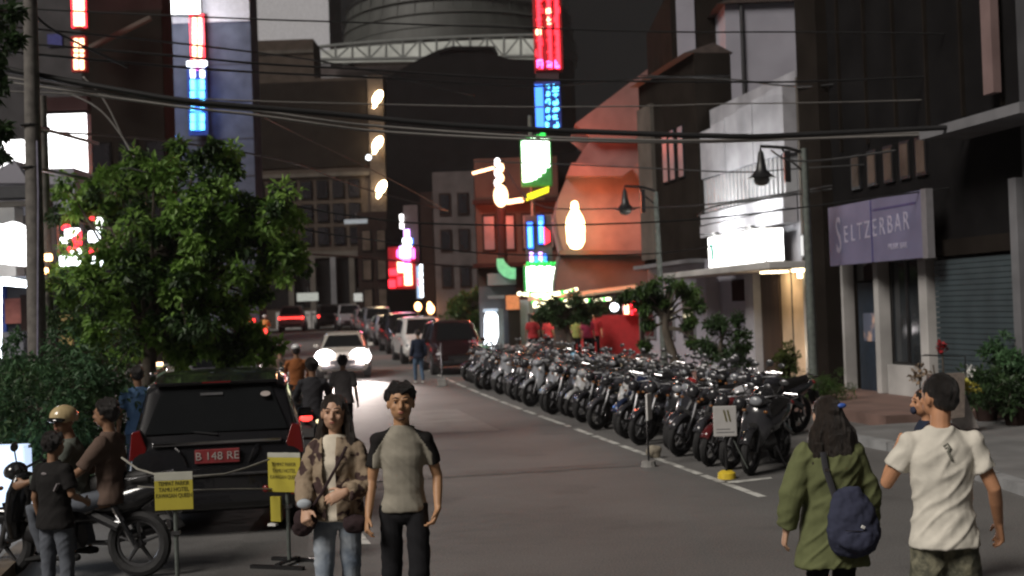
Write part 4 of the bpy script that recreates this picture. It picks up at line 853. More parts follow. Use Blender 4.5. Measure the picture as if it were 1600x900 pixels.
for k, (px, py, dd) in enumerate(hg):
    c = pt(px, py, dd); base = V((c.x, dd, .2))
    tree('clipped_shrub', ('clipped green shrub at the lamp post foot, left one', 'clipped green shrub at the lamp post foot, middle one', 'clipped green shrub at the lamp post foot, right one')[k], base, [(0, 0, 0), (0, 0, c.z-.2)], .03, blob(26, (0, 0, c.z-.2), (.52, .45, .42), 80+k, .32, .3, zmin=.05), 85, .045, 'leaf_moss', 85+k, cat='shrub')
for k, (px, py, dd, r, m, lab) in enumerate(((1228, 565, 27.5, .32, 'leaf_olive', 'thin potted plant against the warm lit wall'), (1540, 600, 20.8, .55, 'leaf_dark', 'dark leafy plant left of the right edge'), (1585, 610, 20.0, .6, 'leaf_dark', 'dark leafy plant at the right edge'), (1560, 560, 21.5, .3, 'leaf_teal', 'upright plant before the teal shutter'), (1590, 570, 21, .35, 'leaf_teal', 'tall plant before the grey column at the right edge'))):
    c = pt(px, py, dd); base = V((c.x, dd, .2 if dd > 20.9 else .12)); h = c.z-base.z
    o = tree('potted_plant', lab, base, [(0, 0, .2), (0, 0, h)], .025, blob(24, (0, 0, h), (r, r*.9, h*.62), 90+k, .36, .2, zmin=.25), 60, .10, m, 95+k, cat='plant', droop=-.2)
    MB().tube([(0, 0, 0), (0, 0, .3), (0, 0, .34)], [.15, .2, .22], 14).build('pot', 'w_brown_dark', o, True)
# flower stand in front of the shutter
fs = thing('flower_stand', 'wire flower stand with a red bloom and white cloths behind the man in white', 'flower stand', gp(1462, 668, .2)*1.0)
fd = fs.location.y
def fr_(px, py, dd=0): return pt(px, py, fd+dd)-fs.location
MB().tube([fr_(1438, 650), fr_(1437, 557), fr_(1445, 555), fr_(1508, 557), fr_(1512, 650)], .012, 6).build('frame', 'black_paint', fs)
MB().tube([fr_(1474, 660), fr_(1475, 600), fr_(1472, 545)], .014, 6).build('stem', 'bark', fs); MB().tube([fr_(1460, 660), fr_(1461, 590), fr_(1458, 570)], .012, 6).build('stem', 'bark', fs)
cl = [(fr_(1472, 546), .06), (fr_(1470, 540), .045)]; link('flower', leaves(cl, 50, .06, 4, 0, .8), mk('petal_red', (.28, .015, .02), .5), fs)
cl = [(fr_(1512, 604), .10), (fr_(1520, 606), .08), (fr_(1505, 602), .07)]; link('flower', leaves(cl, 45, .07, 5, 0, .8), mk('petal_yellow', (.5, .45, .08), .5), fs)
cl = [(fr_(1515, 575), .06), (fr_(1512, 585), .05)]; link('flower', leaves(cl, 25, .06, 6, 0, .8), 'white_paint', fs)
cl = [(fr_(1438, 580), .11), (fr_(1430, 590), .07)]; link('dried_leaves', leaves(cl, 45, .08, 7, 0, .7), mk('dry_leaf', (.2, .14, .09), .7), fs)
mb = MB(); g_ = 10
q = [fr_(1492, 600), fr_(1500, 598), fr_(1528, 668), fr_(1486, 672)]; mb.slab(q, .03); mb.build('cloth', mk('cloth_pale', (.42, .38, .36), .8, bump=.3), fs)
q = [fr_(1447, 585, -.1), fr_(1500, 582, -.1), fr_(1500, 650, -.1), fr_(1449, 655, -.1)]; MB().slab(q, .2).build('basket', mk('basket', (.16, .13, .11), .8, bump=.5, scale=20), fs)
# ================================================================ CARS
def paint(k, c, r=.25): return mk(k, c, r, var=.06, coat=.7, scale=2)
paint('paint_black', (.012, .012, .014), .22); paint('paint_white', (.55, .55, .54)); paint('paint_silver', (.32, .32, .33)); paint('paint_red', (.016, .006, .007)); paint('paint_grey', (.10, .10, .11)); paint('paint_beige', (.42, .40, .36))
mk('plate_red', (.22, .028, .032), .5); mk('plate_black', (.03, .03, .03), .5); mk('plate_letter', (.40, .35, .33), .5)
MPV = dict(L=4.4, st=[(0, .40, .62, .70, .78, .74, .6), (.05, .30, .92, .98, .84, .80, .66), (.14, .26, 1.04, 1.10, .86, .82, .68), (.40, .24, 1.05, 1.62, .865, .83, .66), (.62, .24, 1.03, 1.695, .87, .84, .67), (1.6, .24, 1.01, 1.73, .87, .84, .68), (2.6, .24, .99, 1.70, .87, .84, .67), (2.9, .24, .98, 1.64, .87, .83, .66), (3.6, .24, .96, 1.06, .86, .80, .62), (4.2, .26, .82, .90, .84, .76, .55), (4.4, .34, .60, .66, .74, .68, .5)], rear=(2, 3), front=(7, 8), side=[(3, 4), (4, 5), (5, 6), (6, 7)], axle=(.85, 3.55), wr=.31)
HB = dict(L=3.9, st=[(0, .40, .62, .70, .74, .70, .55), (.05, .30, .90, .95, .81, .77, .62), (.16, .24, .98, 1.04, .83, .79, .64), (.55, .22, .98, 1.40, .84, .79, .60), (.9, .22, .96, 1.47, .84, .80, .62), (1.7, .22, .94, 1.49, .845, .80, .63), (2.3, .22, .93, 1.44, .845, .80, .61), (2.5, .22, .93, 1.38, .84, .79, .60), (3.1, .22, .90, .98, .83, .77, .58), (3.7, .24, .76, .84, .81, .73, .52), (3.9, .32, .55, .62, .70, .64, .46)], rear=(2, 3), front=(7, 8), side=[(3, 4), (4, 5), (5, 6), (6, 7)], axle=(.75, 3.15), wr=.29)
def car(D, label, loc, rz, pm, plate='plate_black', tail='red_lens', head='clear_lens', group=None, detail=False, plate_text=None):
    o = thing('parked_car', label, 'car', loc, rz, group); L_ = D['L']; st_ = D['st']
    def half(s):
        y, zb, be, ro, ws, wb, wr = s; y -= L_/2
        cab = ro-be > .15
        if cab: return [(0, y, zb), (ws*.88, y, zb), (ws, y, zb+.12), (ws+.01, y, (zb+be)/2+.05), (wb+.01, y, be-.05), (wb, y, be), (wr+.02, y, ro-.07), (wr*.86, y, ro), (0, y, ro+.02)]
        return [(0, y, zb), (ws*.88, y, zb), (ws, y, zb+.12), (ws+.01, y, (zb+be)/2+.05), (wb+.01, y, be-.05), (wb, y, be), (wb*.93, y, (be+ro)/2+.01), (wb*.8, y, ro), (0, y, ro+.02)]
    Hs = [half(s) for s in st_]; n = 9; vs_ = []; fs = []
    for h in Hs: vs_ += h + [(-x, y, z) for x, y, z in h[-2:0:-1]]
    m = 2*n-2
    for i in range(len(Hs)-1):
        for j in range(m): fs.append((i*m+j, i*m+(j+1) % m, (i+1)*m+(j+1) % m, (i+1)*m+j))
    fs += [tuple(range(m)), tuple((len(Hs)-1)*m+j for j in range(m-1, -1, -1))]
    b = MB().add(vs_, fs).build('body', pm, o, True, ang=28)
    bv = b.modifiers.new('bevel', 'BEVEL'); bv.width = .018; bv.segments = 2; bv.limit_method = 'ANGLE'; bv.angle_limit = R(25)
    def patch(name, q, ins=.06, mt='glass_dark', off=.006, th=.02, par=None):
        q = [V(p) for p in q]; c = sum(q, V())/4; q = [p+(c-p).normalized()*ins for p in q]; nn = (q[1]-q[0]).cross(q[3]-q[0]).normalized()
        if nn.dot(c-V((0, c.y*.6, .8))) < 0: q = q[::-1]; nn = -nn
        return MB().slab([p+nn*off for p in q], th).build(name, mt, par or o)
    mir = lambda p: (-p[0], p[1], p[2])
    for key, nm in (('rear', 'rear_window'), ('front', 'windshield')):
        i, j = D[key]; lo, hi = (i, j) if key == 'rear' else (j, i)
        A, B = V(Hs[lo][7]), V(Hs[hi][7]); A.x = Hs[lo][5][0]*.9; 
        patch(nm, [mir(A), A, B, mir(B)], .05, 'glass_dark', .024, .05)
    for (i, j) in D['side']:
        for sg in (1, -1):
            q = [Hs[i][5], Hs[j][5], Hs[j][6], Hs[i][6]]
            if i == D['side'][0][0]: q = [(lambda a, b: tuple(V(a).lerp(V(b), .3)))(Hs[i][5], Hs[j][5]), Hs[j][5], Hs[j][6], tuple(V(Hs[i][6]).lerp(V(Hs[j][6]), .3))]
            q = [(p[0]*sg, p[1], p[2]) for p in q]; patch('side_window', q, .035)
    for y in D['axle']:
        for sg in (1, -1):
            w_ = D['wr']; x = st_[5][4]-.09
            MB().tube([(sg*(x-.12), y-L_/2, w_+.02), (sg*(x+.105), y-L_/2, w_+.02)], w_+.06, 20).build('wheel_arch', 'dark_plastic', o)
            wh = MB().tube([(sg*(x-.1), y-L_/2, w_), (sg*(x-.09), y-L_/2, w_), (sg*(x+.1), y-L_/2, w_), (sg*(x+.125), y-L_/2, w_)], [w_*.9, w_, w_, w_*.9], 20).build('wheel', 'rubber', o, True)
            rm = MB().tube([(sg*(x+.12), y-L_/2, w_), (sg*(x+.132), y-L_/2, w_)], [w_*.62, w_*.58], 16); 
            for k in range(5): a = k*2*pi/5; rm.box((sg*(x+.136), y-L_/2+cos(a)*w_*.3, w_+sin(a)*w_*.3), (.012, .05, w_*.5), m=Matrix.Rotation(a-pi/2, 3, 'X'))
            rm.build('rim', 'steel', wh)
    r = Hs[2]; f = Hs[9]
    for sg in (1, -1):
        x = r[4][0]
        if detail:
            tl = MB(); tl.prism([(sg*(x+.012), .86), (sg*(x-.13), .86), (sg*(x-.16), .98), (sg*(x-.10), 1.18), (sg*(x-.02), 1.16)], -L_/2+.045, -L_/2+.24, 'y'); tl.build('tail_light', tail, o, bevel=.01)
            MB().bb(sg*(x-.02), sg*(x-.13), -L_/2-.005, -L_/2+.05, .42, .47).build('reflector', tail, o)
        else: MB().bb(sg*(x+.012), sg*(x-.15), -L_/2+.01, -L_/2+.2, .78, 1.0).build('tail_light', tail, o, bevel=.02)
        MB().ell((sg*(f[4][0]-.14), L_/2-.17, .66), (.17, .13, .095), 12, 8).build('headlight', head, o, True)
        MB().bb(sg*(Hs[7][5][0]+.02), sg*(Hs[7][5][0]+.19), L_/2-1.28, L_/2-1.2, 1.0, 1.12).build('mirror', pm, o, bevel=.02)
        for y in (-L_*.10, L_*.12): MB().bb(sg*(Hs[5][4][0]+.005), sg*(Hs[5][4][0]+.03), y, y+.16, .86, .89).build('door_handle', 'chrome', o)
        if detail: MB().bb(sg*.64, sg*.68, -L_/2+.75, L_/2-1.8, 1.72, 1.765).build('roof_rail', 'chrome', o, bevel=.01)
    MB().bb(-.42, .42, L_/2-.06, L_/2+.01, .46, .60).build('grille', 'dark_plastic', o); MB().bb(-.68, .68, L_/2-.1, L_/2+.02, .32, .44).build('bumper', 'dark_plastic', o, bevel=.02)
    MB().bb(-.24, .24, L_/2+.0, L_/2+.03, .38, .49).build('plate', plate, o); MB().bb(-.66, .66, -L_/2-.03, -L_/2+.06, .36, .48).build('bumper', 'dark_plastic' if not detail else pm, o, bevel=.02)
    if detail:
        pl = MB().bb(-.215, .215, -L_/2-.012, -L_/2+.02, .80, .95).build('plate', plate, o, bevel=.006)
        text(plate_text or '', .12, 'plate_letter', pl, (0, -L_/2-.014, .875), (R(90), 0, 0), sx=.95)
        MB().bb(-.62, .62, -L_/2+.015, -L_/2+.07, 1.0, 1.045).build('chrome_strip', 'chrome', o, bevel=.012)
        MB().bb(-.70, .70, -L_/2-.02, -L_/2+.05, .66, .69).build('bumper_step', 'steel', o, bevel=.01)
        for sg in (1, -1): MB().tube([(sg*.30, -L_/2-.0, .80), (sg*.36, -L_/2-.0, .94), (sg*.40, -L_/2+.03, .98)], .012, 6).build('tailgate_crease', pm, o)
        wp = MB().tube([(0, -L_/2+.10, 1.10), (-.28, -L_/2+.15, 1.14), (-.5, -L_/2+.16, 1.16)], .012, 6).build('wiper', 'dark_plastic', o)
        sp = MB(); sp.prism([(-L_/2+.30, 1.66), (-L_/2+.66, 1.715), (-L_/2+.66, 1.69), (-L_/2+.32, 1.62)], -.6, .6, 'x'); sp.build('spoiler', pm, o, bevel=.01)
        MB().bb(-.14, .14, -L_/2+.292, -L_/2+.31, 1.645, 1.662).build('brake_lamp', tail, o)
        text('ROADSTAR', .045, 'plate_letter', o, (-.05, -L_/2+.34, 1.585), (R(66), 0, 0)) if False else None
        MB().tube([(.48, -L_/2+.285, 1.50), (.48, -L_/2+.282, 1.505)], .05, 12, ref=(1, 0, 0)).build('sticker', 'plate_letter', o)
        MB().box((-.05, -L_/2+.31, 1.525), (.22, .006, .03), m=Matrix.Rotation(R(-26), 3, 'X')).build('emblem', 'steel', o)
    else: MB().bb(-.24, .24, -L_/2-.01, -L_/2+.03, .74, .86).build('plate', plate, o)
    return o
def place(o, px, d, rz, lab=None, z=0):
    p = pt(px, 500, d); o.location = (p.x, d, gz(d)+z); o.rotation_euler = (0, 0, rz)
    if lab: o['label'] = lab
    return o
# near black car at left, tail toward us
c1 = S(13.2+2.2+2.0, -0)   # dummy point for street depth
p = pt(333, 500, 12.95); rear = V((p.x, 12.95, 0)); ctr = rear+US*2.2
suv = car(MPV, 'black people carrier parked at the left kerb with a red number plate', (ctr.x, ctr.y, 0), PHI, 'paint_black', 'plate_red', detail=True, plate_text='B 148 RE')
suv['category'] = 'car'; suv.scale = (1.03, 1, .94)
# oncoming car with its headlights on
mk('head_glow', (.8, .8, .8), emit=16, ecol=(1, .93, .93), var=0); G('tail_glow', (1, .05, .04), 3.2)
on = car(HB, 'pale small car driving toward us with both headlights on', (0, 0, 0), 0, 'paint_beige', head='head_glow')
place(on, 536, 43, pi+PHI*.55); on.name = 'moving_car'
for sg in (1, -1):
    MB().ell((sg*.56, 1.80, .69), (.34, .16, .27), 16, 10).build('headlamp_bloom', 'head_glow', on, True)  # lens bloom built as an oversized glowing shape over each headlight
    lamp('SPOT', 'headlight_beam', (sg*.56, 2.15, .72), 3600, (1, .86, .80), on, .12, spot=56, to=(sg*.6, 5.2, -.1), blend=1)
    lamp('POINT', 'headlight_spill', (sg*.56, 2.2, .55), 30, (1, .85, .85), on, .12)
# right hand row of parked cars beyond the motorbikes
row = 'cars parked nose to tail at the right kerb'
k1 = car(MPV, 'dark red car parked first behind the motorbikes', (0, 0, 0), 0, 'paint_red', group=row); place(k1, 704, 43.5, pi+PHI)
k2 = copy_tree(k1); recolor(k2, {'paint_red': MT['paint_white']}); place(k2, 654, 50, pi+PHI*1.1, 'white people carrier parked behind the dark red car')
for k, (px, dd, c, lab) in enumerate(((628, 57, 'paint_black', 'black car parked just behind the white people carrier'), (607, 64, 'paint_silver', 'silver car in the middle of the right hand row'), (588, 71, 'paint_grey', 'grey car farther along the right hand row'), (572, 79, 'paint_white', 'white car near the far end of the right hand row'))):
    q = copy_tree(k1 if k % 2 == 0 else on); 
    for ch in list(q.children):
        if ch.name.startswith('headlamp_bloom') or ch.name.startswith('headlight_'): bpy.data.objects.remove(ch)
    q.name = 'parked_car'; recolor(q, {'paint_red': MT[c], 'paint_beige': MT[c], 'head_glow': MT['clear_lens']}); place(q, px, dd, pi+PHI*1.1, lab); q['group'] = row
# farther traffic on the crossing
t1 = copy_tree(k1); recolor(t1, {'paint_red': MT['paint_silver'], 'red_lens': MT['tail_glow']}); place(t1, 458, 88, R(6), 'silver car at the crossing with its red tail lights lit'); t1.name = 'moving_car'; t1['group'] = 'traffic at the crossing'
MB().bb(-.75, .75, -2.24, -2.14, .84, .96).build('light_bar', 'tail_glow', t1)
t2 = copy_tree(k1); recolor(t2, {'paint_red': MT['paint_black'], 'red_lens': MT['tail_glow']}); place(t2, 384, 84, R(5), 'black car with lit tail lights half hidden by the leafy tree'); t2.name = 'moving_car'; t2['group'] = 'traffic at the crossing'
MB().bb(-.7, .7, -2.24, -2.14, .86, .95).build('light_bar', 'tail_glow', t2)
t3 = copy_tree(k1); recolor(t3, {'paint_red': MT['paint_grey'], 'red_lens': MT['tail_glow']}); place(t3, 512, 92, R(12), 'grey car turning at the crossing behind the oncoming car'); t3.name = 'moving_car'; t3['group'] = 'traffic at the crossing'
t4 = copy_tree(k1); recolor(t4, {'paint_red': MT['paint_silver']}); place(t4, 545, 86, pi+PHI, 'silver car facing us at the mouth of the crossing'); t4['group'] = 'traffic at the crossing'; t4.name = 'moving_car'
t5 = copy_tree(k1); recolor(t5, {'paint_red': MT['paint_grey'], 'red_lens': MT['tail_glow']}); place(t5, 352, 31, PHI, 'grey car parked ahead of the black one, mostly behind foliage')
v_ = fbox('white_wall', 'low white wall closing the far side of the crossing', 425, 492, 487, 99, .5, 'w_offwhite', cat='wall')[0]
for px in (432, 448, 464, 480): part('joint', 'w_grey', v_, ((px-458.5)*99/F-.04, (px-458.5)*99/F+.04, -.04, 0, 0, 1.4))
bx = fbox('pale_kiosk', 'pale green kiosk post seen just left of the black car roof', 237, 252, 572, 21, .5, 'paint_white', cat='kiosk')
bx[0].children[0].data = bx[0].children[0].data.copy(); bx[0].children[0].data.materials[0] = mk('kiosk_green', (.25, .42, .33), .6)
prect(bx[0], 'lamp', 'neon_redhot', 243, 566, 252, 572, 20.95, .1)

# ================================================================ MOTORBIKES
mk('bike_dark', (.022, .022, .025), .25, coat=.5); mk('helmet_mat', (.6, .6, .6), .2)
def scooter(label, grp=None, style=0):
    o = thing('motorbike', label, 'motorbike', (0, 0, 0), 0, grp); P_ = 'paint_bike0'
    for nm, y in (('rear_wheel', -.62), ('front_wheel', .64)):
        w_ = MB().torus((0, y, .29), .245, .048, 22, 8).build(nm, 'rubber', o, True)
        rm = MB().torus((0, y, .29), .195, .016, 20, 6)
        for k in range(5): a = k*2*pi/5+.3; rm.tube([(0, y, .29), (0, y+.19*cos(a), .29+.19*sin(a))], [.022, .014], 5)
        rm.tube([(-.05, y, .29), (.05, y, .29)], .045, 10); rm.build('rim', 'rim_metal', w_, True)
    for sg in (1, -1): MB().tube([(sg*.065, .64, .29), (sg*.062, .53, .62), (sg*.04, .47, .78)], [.022, .024, .02], 8).build('fork', 'steel', o, True)
    mb = MB(); n = 9; vs_ = []
    for i in range(n):
        a = R(25+i*110/(n-1)); 
        for x, dz in ((-.065, -.02), (0, .015), (.065, -.02)): vs_.append((x, .64+.315*cos(a), .29+(.315+dz)*sin(a)))
    mb.add(vs_, [(3*i+j, 3*i+j+1, 3*i+j+4, 3*i+j+3) for i in range(n-1) for j in (0, 1)]); fd_ = mb.build('front_fender', P_, o, True); sm = fd_.modifiers.new('t', 'SOLIDIFY'); sm.thickness = .01
    if style:       # naked street bike: fuel tank, round lamp, higher tail
        MB().tube([(0, .34, .72), (0, .22, .80), (0, .02, .80), (0, -.1, .72)], [(.08, .05), (.14, .10), (.13, .09), (.08, .05)], 12, rnd_cap=.6).build('fuel_tank', P_, o, True)
        MB().tube([(.0, .36, .55), (0, .05, .48), (0, -.2, .5)], [(.10, .09), (.13, .12), (.09, .08)], 8).build('crankcase', 'rim_metal', o, True)
        for sg in (1, -1): MB().tube([(sg*.10, .47, .62), (sg*.15, .30, .66), (sg*.12, .12, .62)], [(.03, .06), (.035, .08), (.02, .05)], 8, rnd_cap=.5).build('side_fairing', P_, o, True)
        MB().ell((.0, .54, .90), (.10, .09, .10), 14, 8).build('headlight_shell', 'bike_dark', o, True)
    # leg shield / apron
    mb = MB() if not style else MB(); mb.tube([(0, .52, .36), (0, .50, .55), (0, .47, .75), (0, .43, .90)], [(.10, .06), (.20, .07), (.19, .08), (.12, .07)], 12, ref=(0, 1, 0), rnd_cap=.4)
    if not style: mb.build('leg_shield', P_, o, True)
    MB().tube([(0, .40, .40), (0, .15, .33), (0, -.1, .36)], [(.10, .07), (.09, .06), (.11, .09)], 10).build('engine', 'dark_plastic', o, True)
    MB().tube([(0, .38, .52), (0, .1, .5), (0, -.15, .55)], [(.06, .08), (.07, .07), (.09, .09)], 10).build('frame_cover', P_, o, True)
    mb = MB(); mb.tube([(0, .02, .55), (0, -.25, .60), (0, -.60, .69), (0, -.86, .78)], [(.11, .10), (.14, .12), (.12, .10), (.05, .045)], 12, rnd_cap=.5); mb.build('tail_body', P_, o, True)
    MB().tube([(0, .08, .69), (0, -.1, .735), (0, -.35, .76), (0, -.72, .825)], [(.08, .035), (.13, .05), (.14, .05), (.10, .04)], 12, rnd_cap=.7).build('seat', 'seat_vinyl', o, True)
    hb = MB().tube([(-.33, .30, .97), (-.2, .38, 1.0), (0, .43, .95), (.2, .38, 1.0), (.33, .30, .97)], .013, 8).build('handlebar', 'steel', o, True)
    for sg in (1, -1):
        MB().tube([(sg*.22, .37, .995), (sg*.34, .295, .965)], .02, 8).build('grip', 'rubber', hb, True)
        mr = MB().tube([(sg*.2, .38, 1.0), (sg*.27, .36, 1.14)], .007, 5).build('mirror_arm', 'black_paint', o); MB().ell((sg*.29, .35, 1.17), (.065, .015, .04), 12, 6).build('mirror', 'mirror_back', mr, True)
        MB().ell((sg*.14, .57, .80), (.03, .022, .02), 8, 6).build('indicator', 'bike_amber', o, True)
    if not style: MB().ell((0, .50, .93), (.12, .09, .085), 14, 8).build('headlight_cowl', P_, o, True)
    MB().ell((0, .565, .925), (.085, .035, .06), 12, 8).build('headlight', 'clear_lens', o, True)
    MB().ell((0, -.90, .79), (.055, .035, .035), 10, 6).build('tail_light', 'red_lens', o, True)
    MB().tube([(.12, .1, .28), (.14, -.25, .27), (.16, -.4, .32), (.165, -.82, .42)], [.02, .022, .045, .05], 10).build('exhaust', 'steel', o, True)
    for sg in (1, -1): MB().tube([(sg*.1, -.62, .29), (sg*.11, -.45, .62)], .028, 8).build('shock_absorber', 'chrome', o, True)
    MB().tube([(-.1, -.25, .56), (-.12, -.5, .45)], .05, 8).build('side_cover', P_, o, True)
    rk = MB(); rk.tube([(-.09, -.55, .86), (-.1, -.9, .90), (.1, -.9, .90), (.09, -.55, .86)], .012, 6); rk.build('grab_rail', 'chrome', o, True)
    MB().box((0, -.96, .60), (.2, .006, .13), m=Matrix.Rotation(R(-20), 3, 'X')).build('plate', 'plate_black', o)
    mf = MB(); mf.slab([(-.06, -.82, .68), (.06, -.82, .68), (.07, -1.0, .42), (-.07, -1.0, .42)], .012); mf.build('rear_fender', 'dark_plastic', o)
    MB().tube([(-.1, -.05, .3), (-.24, -.1, .01)], .012, 6).build('kickstand', 'steel', o); MB().bb(-.16, .16, .14, .18, .27, .29).build('footrest', 'dark_plastic', o)
    MB().box((0, .60, .60), (.10, .006, .12), m=Matrix.Rotation(R(-15), 3, 'X')).build('front_plate', 'plate_black', o)
    return o
mk('paint_bike0', (.03, .03, .034), .18, coat=.7, var=.1); mk('bike_amber', (.16, .06, .012), .2)
bikecols = [mk('bike_c%d' % i, c, .2, coat=.7, var=.08) for i, c in enumerate(((.025, .025, .03), (.035, .035, .04), (.09, .012, .014), (.24, .25, .27), (.02, .03, .07), (.4, .4, .4), (.06, .06, .07), (.02, .02, .022)))]
cname = ['black', 'charcoal', 'red', 'silver', 'blue', 'white', 'grey', 'matt black']
proto = scooter('black motorbike', 'parked motorbikes in two rows'); proto2 = scooter('black street bike', 'parked motorbikes in two rows', 1); first = True; second = True
ordn = ['nearest', 'second', 'third', 'fourth', 'fifth', 'sixth', 'seventh', 'eighth', 'ninth', 'tenth', 'eleventh', 'twelfth', 'thirteenth', 'fourteenth', 'fifteenth', 'sixteenth', 'seventeenth', 'eighteenth', 'nineteenth', 'twentieth', 'twenty-first', 'twenty-second', 'twenty-third', 'twenty-fourth', 'twenty-fifth']
q_ = random.Random(21); bikes = []
silver_at = {11, 17, 20}
for rown, (s_a, s_b, tt, stp) in enumerate(((16.9, 40.5, .95, .545), (20.6, 40.8, 2.55, .545))):
    nb = int((s_b-s_a)/stp)
    for i in range(nb):
        use2 = q_.random() < .42 and not first
        if use2: b = proto2 if second else copy_tree(proto2); second = False
        else: b = proto if first else copy_tree(proto); first = False
        s_ = s_a+i*stp+q_.uniform(-.07, .07); t_ = tt+q_.uniform(-.12, .12); p = S(s_, t_)
        ci = q_.choice([0, 0, 0, 1, 1, 0, 3, 4, 6, 6, 7, 7, 7, 2, 1, 0])
        if rown == 0 and i in silver_at: ci = 5 if i != 20 else 3
        if b in (proto, proto2): protoci = ci
        else: recolor(b, {'paint_bike0': bikecols[ci]})
        b.location = (p.x, p.y, gz(p.y)+.002)
        yaw = PHI+R(90)+R(42)+R(q_.uniform(-12, 12))+(pi if (rown == 1 and q_.random() < .15) else 0)
        b.rotation_euler = (Matrix.Rotation(yaw, 3, 'Z') @ Matrix.Rotation(R(-9+q_.uniform(-4, 4)), 3, 'Y')).to_euler(); sc_ = q_.uniform(.95, 1.06); b.scale = (sc_, sc_*q_.uniform(.97, 1.04), sc_)
        rn = 'front' if rown == 0 else 'rear'
        kk = i if i < nb/2 else nb-1-i; e_ = 'near' if i < nb/2 else 'far'
        pos = ('%s from the near end' % ordn[kk] if kk else 'at the near end') if e_ == 'near' else ('%s from the far end' % ordn[kk] if kk else 'at the far end')
        cn = cname[ci] if b not in (proto, proto2) else 'black'
        b['label'] = '%s motorbike in the %s row, %s' % (cn, rn, pos); b['group'] = 'motorbikes parked in the %s row' % rn; bikes.append((b, p, rown))
# helmets left on the bikes
def helmet(p, m, label, sc=1):
    o = thing('helmet', label, 'helmet', p, q_.uniform(0, 6), 'helmets resting on parked motorbikes')
    me = MB(); me.ell((0, 0, .12), (.125*sc, .15*sc, .125*sc), 16, 10); me.build('shell', m, o, True)
    v = MB(); v.ell((0, .035, .105), (.11*sc, .125*sc, .055), 16, 8); v.build('visor', 'glass_dark', o, True)
    MB().torus((0, 0, .03), .115*sc, .014, 16, 5, 'z').build('rim', 'dark_plastic', o)
hm = {'white': (.62, .62, .62), 'blue': (.12, .3, .45), 'orange': (.35, .15, .07), 'silver': (.4, .4, .42), 'green': (.08, .25, .16), 'red': (.35, .03, .03), 'black': (.02, .02, .022)}
for k, c in hm.items(): mk('helmet_'+k, c, .15, coat=.8, var=.05)
for k, (px, py, c) in enumerate(((1074, 582, 'white'), (1099, 578, 'silver'), (1146, 590, 'silver'), (995, 573, 'white'), (905, 568, 'blue'), (967, 584, 'orange'), (800, 552, 'white'), (928, 570, 'silver'), (1030, 600, 'black'), (860, 585, 'silver'), (728, 590, 'green'), (782, 545, 'white'), (1175, 610, 'black'), (1060, 625, 'red'))):
    # rest it on the seat of the bike nearest to that column
    best = None
    for (b, p, rw) in bikes:
        if rw != (0 if py > 584 else 1): continue
        sx_ = 800+F*p.x/p.y; 
        if best is None or abs(sx_-px) < abs(best[0]-px): best = (sx_, b, p)
    b = best[1]; mw = Matrix.Translation(b.location) @ b.rotation_euler.to_matrix().to_4x4(); seat = mw @ V((0, -.12, .80)); 
    helmet(seat, 'helmet_'+c, '%s helmet on a parked motorbike%s' % (c, (' before the small drooping tree', ' before the dense dark bush', ' near the warm lit wall', ' before the red wall', ' in front of the stall customers', ' left of the white helmet at the red wall', ' by the lit doorway', ' in front of the pink shirt', ' behind the slim white board', ' in the middle of the front row', ' near the far end by the dark red car', ' nearest to the lit doorway', ' at the near end of the rows', ' in the front row by the slim board')[k]))
# ================================================================ PEOPLE
def clothmat(k, c, c2=None, **q):
    q.setdefault('rough', .85); q.setdefault('scale', 9); q.setdefault('bump', .15); q.setdefault('var', .12)
    MT[k] = mat(k, c, col2=c2, **q); return MT[k]
for k, c in dict(shirt_grey=(.27, .25, .205), shirt_black=(.014, .013, .013), shirt_white=(.60, .57, .50), trouser_black=(.012, .012, .014), blouse=(.62, .56, .46), shirt_brown=(.11, .075, .06), jacket_greygreen=(.10, .11, .095), jeans_grey=(.10, .11, .13), jacket_olive=(.115, .128, .058), shirt_blue=(.10, .18, .32), shirt_orange=(.28, .10, .035), shirt_greylight=(.19, .175, .18), shirt_navy=(.018, .025, .045), jeans_blue=(.07, .11, .17), shirt_red=(.33, .03, .035), shirt_pink=(.6, .08, .17), shirt_yellow=(.3, .32, .10), leather_bag=(.035, .022, .024), bag_navy=(.036, .040, .068), shoe_dark=(.02, .02, .02), shoe_pale=(.4, .4, .38), cap_grey=(.10, .11, .10), shirt_darkgrey=(.04, .04, .045)).items():
    mk(k, c, .9, var=.14, scale=9, bump=.06, spec=.2)
mk('jeans_washed', (.34, .37, .40), .85, col2=(.13, .17, .23), scale=5, sharp=(.35, .65), bump=.2)
mk('floral', (.27, .205, .14), .85, col2=(.045, .022, .02), scale=12, sharp=(.42, .47), bump=.15, detail=2)
mk('camo', (.20, .19, .13), .85, col2=(.065, .065, .045), scale=11, sharp=(.42, .55), bump=.2, detail=3)
